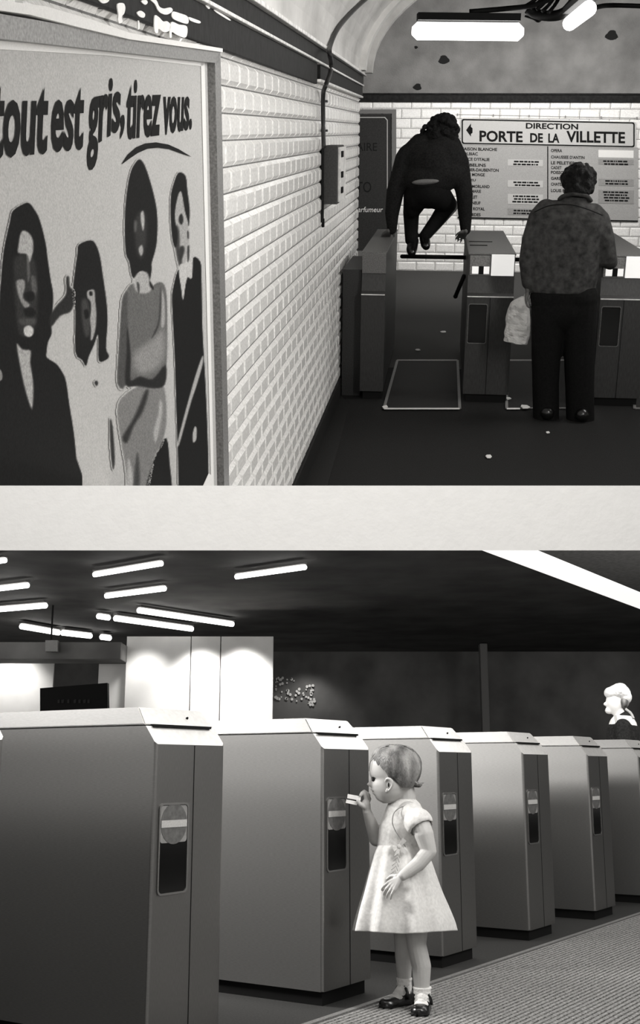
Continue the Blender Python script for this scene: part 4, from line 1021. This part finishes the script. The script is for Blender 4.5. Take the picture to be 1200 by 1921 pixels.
bm = NB(); tube(bm, smooth_pts([c(1154, 1343, -0.13), c(1156, 1355, -0.17), c(1164, 1374, -0.19), c(1166, 1385, -0.19)], False, 5), 0.010)
tube(bm, smooth_pts([c(1173, 1330, -0.14), c(1183, 1338, -0.17), c(1188, 1348, -0.2)], False, 5), 0.010); obj('scarf', bm, M_g4, W2, smooth=True)

# ================================================================== SMALL CHILD
GY = lpx(768, 1890, Z=0).y
print('child y', GY, 'px/m', F/GY)
def c(px, py, dy=0.0): return lpx(px, py, Y=GY+dy)
K_ = GY/F*1.02          # metres per pixel at the child
CH = thing('child', 'small child in pale short-sleeved dress, white socks and black strap shoes, facing a gate', 'person', ML, (0, 0, 0))
# head as stacked profile slices: py, front x, back x, half width (px)
hs = [(1399, 728, 752, 10), (1403, 716, 764, 22), (1410, 705, 774, 31), (1420, 698, 781, 37), (1430, 694, 785, 40), (1440, 692.5, 786, 41), (1448, 692.5, 786, 41), (1455, 694, 785, 40.5), (1459, 696, 784, 40), (1463, 697, 782, 39.5),
      (1468, 696.5, 779, 39), (1473, 696.5, 776, 38.5), (1478, 698, 772, 38), (1483, 699, 768, 37), (1488, 701, 764, 35.5), (1493, 703.5, 759, 33), (1498, 707, 753, 29.5), (1503, 712, 746, 25), (1507, 719, 738, 15)]
bm = NB(); rings = []
NA = 48
ss = smooth_pts([(a, b, c_) for a, b, c_, d_ in hs], False, 3); ww = smooth_pts([(d_, 0, 0) for a, b, c_, d_ in hs], False, 3)
for s, wv in zip(ss, ww):
    py, xf, xb = s; hw = wv.x; ring = []
    for k in range(NA):
        a = 2*math.pi*k/NA; ca, sa = math.cos(a), math.sin(a)
        ex = 0.86 if ca < 0 else 1.0
        u = math.copysign(abs(ca)**ex, ca); v = math.copysign(abs(sa)**0.92, sa)
        px = (xf+xb)/2 + (xb-xf)/2*u; dd = hw*v
        fr = max(0, -ca)
        lat = dd/9.0
        def g(y0, w0, l0=0, lw=1.0): return math.exp(-((py-y0)/w0)**2 - ((lat-l0)/lw)**2)*fr
        px -= 7.5*g(1472, 4.5, 0, 0.6) + 3.0*g(1467, 5, 0, 0.5)                           # nose
        px -= 4.2*g(1481.5, 2.2, 0, 1.2) + 3.4*g(1488.5, 2.2, 0, 1.1) - 2.0*g(1485, 1.3, 0, 1.4)  # lips
        px -= 1.8*g(1499, 5, 0, 1.2)                                                        # chin
        px += 3.2*(g(1462, 4, 2.0, 0.8)+g(1462, 4, -2.0, 0.8))                              # eye sockets
        px -= 2.0*(g(1478, 9, 2.6, 1.3)+g(1478, 9, -2.6, 1.3))                              # cheeks
        ring.append(c(px, py, dd*K_))
    rings.append(ring)
loft(bm, rings)
# neck, torso, limbs under the clothes
cap(bm, c(755, 1478, 0.0), c(760, 1512, 0.0), 0.044, 0.044)
chain(bm, [c(760, 1530), c(755, 1570), c(752, 1615), c(758, 1660)], [0.070, 0.072, 0.080, 0.085])
cap(bm, c(766, 1526, -0.055), c(760, 1526, 0.055), 0.045, 0.045)
# near arm, bent back to the belly
chain(bm, [c(785, 1538, -0.10), c(795, 1565, -0.12), c(804, 1597, -0.125), c(785, 1620, -0.14), c(755, 1643, -0.165)], [0.038, 0.036, 0.029, 0.027, 0.018])
# far arm raised to the gate
chain(bm, [c(738, 1545, 0.09), c(706, 1573, 0.07), c(696, 1545, 0.04), c(688, 1522, 0.01)], [0.036, 0.030, 0.024, 0.017])
# legs
chain(bm, [c(770, 1680, -0.03), c(781, 1735, -0.05), c(781, 1772, -0.05), c(790, 1812, -0.045), c(791, 1850, -0.045), c(793, 1882, -0.045)], [0.062, 0.044, 0.036, 0.036, 0.029, 0.026])
chain(bm, [c(750, 1680, 0.05), c(757, 1735, 0.06), c(756, 1765, 0.06), c(757, 1795, 0.07), c(758, 1835, 0.07), c(758, 1868, 0.07)], [0.058, 0.042, 0.034, 0.033, 0.026, 0.024])
# near hand on the dress: fingers pointing down and left
hw_ = c(754, 1644, -0.167)
hand(bm, hw_, (c(728, 1668, -0.165)-hw_), (-0.4, -1, 0.55), 0.60, 0.45, 1, 0.22)
# far hand pinching the ticket
wr = c(688, 1521, 0.01)
def fg(bm, pts, r): chain(bm, pts, r)
cap(bm, wr, c(686, 1508, 0.0), 0.016, 0.017); cap(bm, wr, c(688, 1509, 0.018), 0.014, 0.014)
fg(bm, [c(687, 1500, 0.0), c(684, 1490, -0.004), c(679, 1488, -0.008), c(676, 1492, -0.010)], [0.0088, 0.0080, 0.0072, 0.0062])       # index
fg(bm, [c(689, 1500, 0.012), c(688, 1489, 0.010), c(683, 1485, 0.006), c(678, 1488, 0.004)], [0.0088, 0.0080, 0.0072, 0.0062])
fg(bm, [c(690, 1502, 0.024), c(691, 1492, 0.024), c(686, 1487, 0.020), c(681, 1491, 0.016)], [0.0084, 0.0078, 0.007, 0.006])
fg(bm, [c(690, 1506, 0.034), c(693, 1498, 0.036), c(689, 1492, 0.034), c(685, 1495, 0.030)], [0.0078, 0.007, 0.0064, 0.0056])
fg(bm, [c(683, 1513, -0.006), c(676, 1509, -0.014), c(671, 1503, -0.014)], [0.0105, 0.009, 0.0072])                                  # thumb
fused('body', bm, M_skin, CH, 0.0024, 2)
# ear
bm = NB()
e0 = c(730, 1472, -0.083)
rim = smooth_pts([c(723, 1466, -0.077), c(726, 1461, -0.087), (c(732, 1462, -0.095)), c(736, 1468, -0.098), c(735, 1475, -0.094), c(730, 1482, -0.086), c(724, 1485, -0.078)], False, 6)
tube(bm, rim, 0.0046, 10); ellipsoid(bm, c(727, 1482.5, -0.082), (0.007, 0.005, 0.008), seg=10); ellipsoid(bm, c(729.5, 1471.5, -0.080), (0.009, 0.005, 0.016), seg=12)
obj('ear', bm, M_skin, CH, smooth=True)
bm = NB(); ellipsoid(bm, c(728.3, 1472.5, -0.0865), (0.0035, 0.002, 0.008), seg=10); obj('ear_canal', bm, M_g1, CH)
# eye, brow, mouth line
bm = NB(); ellipsoid(bm, c(700.5, 1463, -0.035), (0.0075, 0.006, 0.0065), seg=14); ellipsoid(bm, c(700.5, 1463, 0.035), (0.0075, 0.006, 0.0065), seg=14); obj('eye', bm, M_g1, CH, smooth=True)
bm = NB(); tube(bm, smooth_pts([c(697, 1459.5, -0.026), c(700, 1458.5, -0.040), c(705, 1460, -0.052)], False, 5), 0.0022, 8); obj('eyelash', bm, M_g1, CH)
bm = NB(); tube(bm, smooth_pts([c(698.3, 1484.8, -0.004), c(700.5, 1485, -0.014), c(704, 1486.5, -0.024)], False, 5), 0.0018, 8); obj('mouth_line', bm, M_g2, CH)
# hair: shell over the skull, fringe forward, cropped at the nape
bm = NB(); rings = []
hh = [(1396, 730, 752, 8), (1399, 716, 764, 20), (1406, 704, 775, 32), (1416, 698, 784, 40), (1426, 697, 789, 44), (1436, 699, 790.5, 45.5), (1444, 704, 790.5, 46), (1452, 710, 789, 45.5), (1459, 716, 786.5, 44.5), (1466, 727, 783, 43), (1472, 737, 779, 41), (1478, 746, 774, 37)]
ss = smooth_pts([(a, b, c_) for a, b, c_, d_ in hh], False, 4); ww = smooth_pts([(d_, 0, 0) for a, b, c_, d_ in hh], False, 4)
for i, (s, wv) in enumerate(zip(ss, ww)):
    py, xf, xb = s; hw = wv.x; ring = []
    for k in range(72):
        a = 2*math.pi*k/72; ca, sa = math.cos(a), math.sin(a)
        rr = 1 + 0.018*noise.noise(Vector((a*5.0+py*0.05, py*0.04, 2.1))) + 0.014*math.sin(a*27+py*0.16+2*noise.noise(Vector((a*2, py*0.08, 0))))
        hx = hw*math.copysign(abs(sa)**0.95, sa)*rr
        cb = math.copysign(abs(ca)**0.72, ca) if ca < 0 else ca
        ring.append(c((xf+xb)/2+(xb-xf)/2*cb*rr, py, hx*K_*0.99))
    rings.append(ring)
loft(bm, rings)
obj('hair', bm, M_hair_g, CH, smooth=True)
bm = NB(); rnd = random.Random(11)
for k in range(26):   # wisps at nape and crown
    t0 = rnd.random(); z_ = rnd.uniform(-0.05, 0.03)
    a = c(768+8*rnd.random(), 1462+12*t0, z_); b = c(782+6*rnd.random(), 1470+6*t0, z_); e = c(788+8*rnd.random()*(1-t0), 1471+3*t0-rnd.random()*3, z_)
    tube(bm, smooth_pts([a, b, e], False, 4), [0.004]*4+[0.003]*3+[0.002]+[0.0008], 6)
for k in range(40):
    an = rnd.random()*math.pi*0.9+0.2; z_ = rnd.uniform(-0.075, 0.02)
    q = c(742+46*math.cos(an), 1440-42*math.sin(an), z_); q2 = c(742+49*math.cos(an+0.25), 1440-44*math.sin(an+0.25), z_*1.05); q3 = c(742+50*math.cos(an+0.5), 1441-44*math.sin(an+0.5), z_)
    tube(bm, smooth_pts([q, q2, q3], False, 4), 0.0012, 5)
obj('hair_wisps', bm, M_hair_g, CH, smooth=True)
# dress: bodice
bm = NB()
chain(bm, [c(758, 1530), c(752, 1560), c(750, 1590)], [0.076, 0.086, 0.088])
ellipsoid(bm, c(756, 1560), (0.089, 0.092, 0.105)); ellipsoid(bm, c(752, 1585), (0.092, 0.09, 0.055))
cap(bm, c(768, 1528, -0.06), c(764, 1528, 0.06), 0.046, 0.046)
for s in (-1, 1): chain(bm, [c(772, 1528, s*0.065), c(777, 1534, s*0.08)], [0.044, 0.042])
ellipsoid(bm, c(775, 1560, -0.03), (0.06, 0.06, 0.07))
fused('bodice', bm, M_dress, CH, 0.004, 3)
# sleeve edge, neckline, placket
bm = NB(); rings = []
ax_ = (c(794, 1560, -0.118)-c(779, 1532, -0.085)).normalized(); u_ = ax_.cross(Vector((0, 1, 0))).normalized(); v_ = ax_.cross(u_)
for t_, r_ in ((0.0, 0.040), (0.25, 0.049), (0.55, 0.053), (0.8, 0.052), (1.0, 0.048), (1.0, 0.044), (0.8, 0.046)):
    b_ = c(775, 1527, -0.076).lerp(c(790, 1553, -0.112), t_)
    rings.append([b_ + (u_*math.cos(a)+v_*math.sin(a))*r_*(1+0.04*math.sin(a*11)*t_) for a in [2*math.pi*k/48 for k in range(48)]])
loft(bm, rings, False)
o = obj('sleeve', bm, M_dress, CH, smooth=True)
bm = NB()
tube(bm, smooth_pts([c(763, 1511, -0.078), c(752, 1514, -0.085), c(742, 1521, -0.085), c(737, 1530, -0.088), c(736, 1545, -0.092), c(742, 1560, -0.095)], False, 5), 0.0022, 6)
tube(bm, smooth_pts([c(742, 1560, -0.098), c(752, 1575, -0.10), c(762, 1592, -0.10)], False, 5), 0.002, 6)
obj('neckline_piping', bm, M_trim, CH, smooth=True)
# bow on the chest
bm = NB()
bc = c(748, 1588, -0.108)
for k, (dx, dz, l_) in enumerate(((-16, 10, 1), (10, 12, 1), (12, -10, 1), (-4, -16, 1), (-10, -4, .8))):
    e = bc + Vector((dx*K_, -0.006, dz*K_)); s_ = Vector((-(dz), 0, dx)).normalized()*0.009
    prism(bm, [bc+s_*0.4, e+s_, e-s_, bc-s_*0.4], (0, -0.004, 0))
ellipsoid(bm, bc+Vector((0, -0.004, 0)), (0.008, 0.006, 0.008), seg=10)
obj('bow', bm, M_dress, CH)
bm = NB()
for k in range(5):
    y_ = 1608+k*8; x_ = 738-k*1.5
    tube(bm, [c(x_, y_, -0.118-0.003*k), c(x_+9, y_-7, -0.120-0.003*k), c(x_+12, y_+2, -0.121-0.003*k)], 0.0012, 6)
obj('embroidery', bm, M_trim, CH)
# skirt
bm = NB(); rings = []; inner = []
sk_rows = [(1588, 707, 796, 45), (1600, 701, 800, 48), (1620, 695, 808, 54), (1645, 688, 816, 62), (1675, 680, 826, 70), (1705, 671, 838, 77), (1730, 664.5, 847, 82), (1748, 661, 851, 84)]
rs = smooth_pts([(a, b, c_) for a, b, c_, d_ in sk_rows], False, 5); rw = smooth_pts([(d_, 0, 0) for a, b, c_, d_ in sk_rows], False, 5)
nr = len(rs)
for i, (s, wv) in enumerate(zip(rs, rw)):
    py, xl, xr = s; t_ = i/(nr-1); ring = []; ring2 = []
    for k in range(120):
        a = 2*math.pi*k/120
        fold = (0.075*math.sin(a*9+0.7)+0.05*math.sin(a*5+1.5)+0.03*math.sin(a*14))*(0.5+0.9*t_)
        if i < 3: fold += 0.015*math.sin(a*40)
        r_ = 1+fold*(0.35+0.65*abs(math.sin(a)))
        ca = math.cos(a); hx = wv.x*math.sin(a)*K_*r_
        sag = 6*t_*(1-abs(ca))**1.0*(1 if math.sin(a) < 0 else -0.5)
        p = c((xl+xr)/2+(xr-xl)/2*ca*(1+fold*0.4), py-2+sag, hx)
        ring.append(p); ring2.append(c((xl+xr)/2+(xr-xl)/2*ca*(1+fold*0.4)*0.985, py-2+sag, hx*0.98))
    rings.append(ring); inner.append(ring2)
V1 = loft(bm, rings, False); V2 = loft(bm, inner, False)
for k in range(120): bm.faces.new([V1[-1][k], V1[-1][(k+1) % 120], V2[-1][(k+1) % 120], V2[-1][k]])
obj('skirt', bm, M_dress, CH, smooth=True)
# socks and shoes
for nm, x, d_, ys, ye, rr in (('n', 791.5, -0.045, 1851, 1884, 0.031), ('f', 758, 0.07, 1834, 1872, 0.0265)):
    bm = NB(); rings = []
    for i in range(16):
        t_ = i/15; py = ys+(ye-ys)*t_; r_ = rr*(1.02+0.05*math.sin(t_*26)+ (0.06 if t_ < 0.25 else 0)); cc = c(x, py, d_)
        rings.append([cc+Vector((r_*math.cos(a), r_*math.sin(a), 0)) for a in [2*math.pi*k/24 for k in range(24)]])
    loft(bm, rings); 
    an = c(x, ye, d_)
    obj('sock', bm, M_sock, CH, smooth=True)
def shoe(heel, toe, sock_up):
    heel = Vector(heel); toe = Vector(toe); d_ = (toe-heel).normalized(); s_ = Vector((d_.y, -d_.x, 0)); L = (toe-heel).length
    bm = NB(); rings = []
    outl = [(0.0, 0.020, 0.050), (0.10, 0.029, 0.054), (0.25, 0.031, 0.052), (0.40, 0.030, 0.040), (0.55, 0.033, 0.030), (0.75, 0.035, 0.030), (0.90, 0.029, 0.027), (1.0, 0.012, 0.020)]
    for t_, hw, h in outl:
        cc = heel + d_*L*t_; ring = []
        for k in range(20):
            a = 2*math.pi*k/20; z_ = max(0.0, math.sin(a))*h + (0.004 if math.sin(a) > 0 else 0)
            ring.append(Vector((cc.x, cc.y, 0)) + s_*hw*math.copysign(abs(math.cos(a))**0.8, math.cos(a)) + Vector((0, 0, z_)))
        rings.append(ring)
    loft(bm, rings); obj('shoe', bm, M_shoe, CH, smooth=True); sh = COL.objects[-1] if False else bpy.data.objects[-1] if False else None
    # white sock showing in the throat of the shoe
    bm = NB(); m_ = heel + d_*L*0.50; ellipsoid(bm, Vector((m_.x, m_.y, 0.026)), (0.026, 0.026, 0.017), seg=18); ellipsoid(bm, Vector((m_.x, m_.y, 0.026))-d_*0.02+Vector((0, 0, 0.010)), 0.022, seg=14); 
    chain(bm, [Vector((heel.x, heel.y, 0.06))+d_*0.035, Vector((m_.x, m_.y, 0.034))], [0.026, 0.017])
    obj('sock_foot', bm, M_sock, CH, smooth=True)
    bm = NB(); q = heel + d_*L*0.33; pts_ = [Vector((q.x, q.y, 0)) + s_*0.034*math.cos(a) + Vector((0, 0, 0.022+0.046*max(0, math.sin(a)))) for a in [math.pi*k/14 for k in range(15)]]
    tube(bm, pts_, 0.0055, 8); obj('shoe_strap', bm, M_shoe, CH, smooth=True)
    bm = NB(); ctr = pts_[10 if s_.y > 0 else 4] ; tube(bm, [ctr + Vector((0.008*math.cos(a), -0.003, 0.007*math.sin(a))) for a in [2*math.pi*k/14 for k in range(15)]], 0.0014, 6); obj('buckle', bm, M_white, CH)
gx = lambda px, py, d_: Vector((c(px, py, d_).x, GY+d_, 0))
shoe(gx(795, 1890, -0.045)+Vector((0.004, 0.035, 0)), gx(795, 1890, -0.045)+Vector((-0.030, -0.115, 0)), 0)
shoe(gx(760, 1880, 0.07)+Vector((0.026, 0.022, 0)), gx(760, 1880, 0.07)+Vector((-0.095, -0.085, 0)), 0)
# ticket held in the raised hand
TK = thing('ticket', 'two small white tickets pinched in the raised hand of the small child', 'ticket', ML, (0, 0, 0))
for (a, b_, d_, e) in (((652, 1489.5), (677, 1494), (676, 1502), (651, 1497.5)), ((650, 1499), (671, 1503.5), (669, 1510.5), (648, 1506))):
    bm = NB(); prism(bm, [c(*a, -0.008), c(*b_, -0.008), c(*d_, -0.010), c(*e, -0.010)], (0, 0.004, 0)); obj('ticket_half', bm, M_white, TK)
bm = NB(); prism(bm, [c(651, 1498, -0.009), c(676, 1502.5, -0.009), c(675, 1504, -0.009), c(650, 1499.5, -0.009)], (0, 0.005, 0)); obj('dark_stripe', bm, M_black, TK)
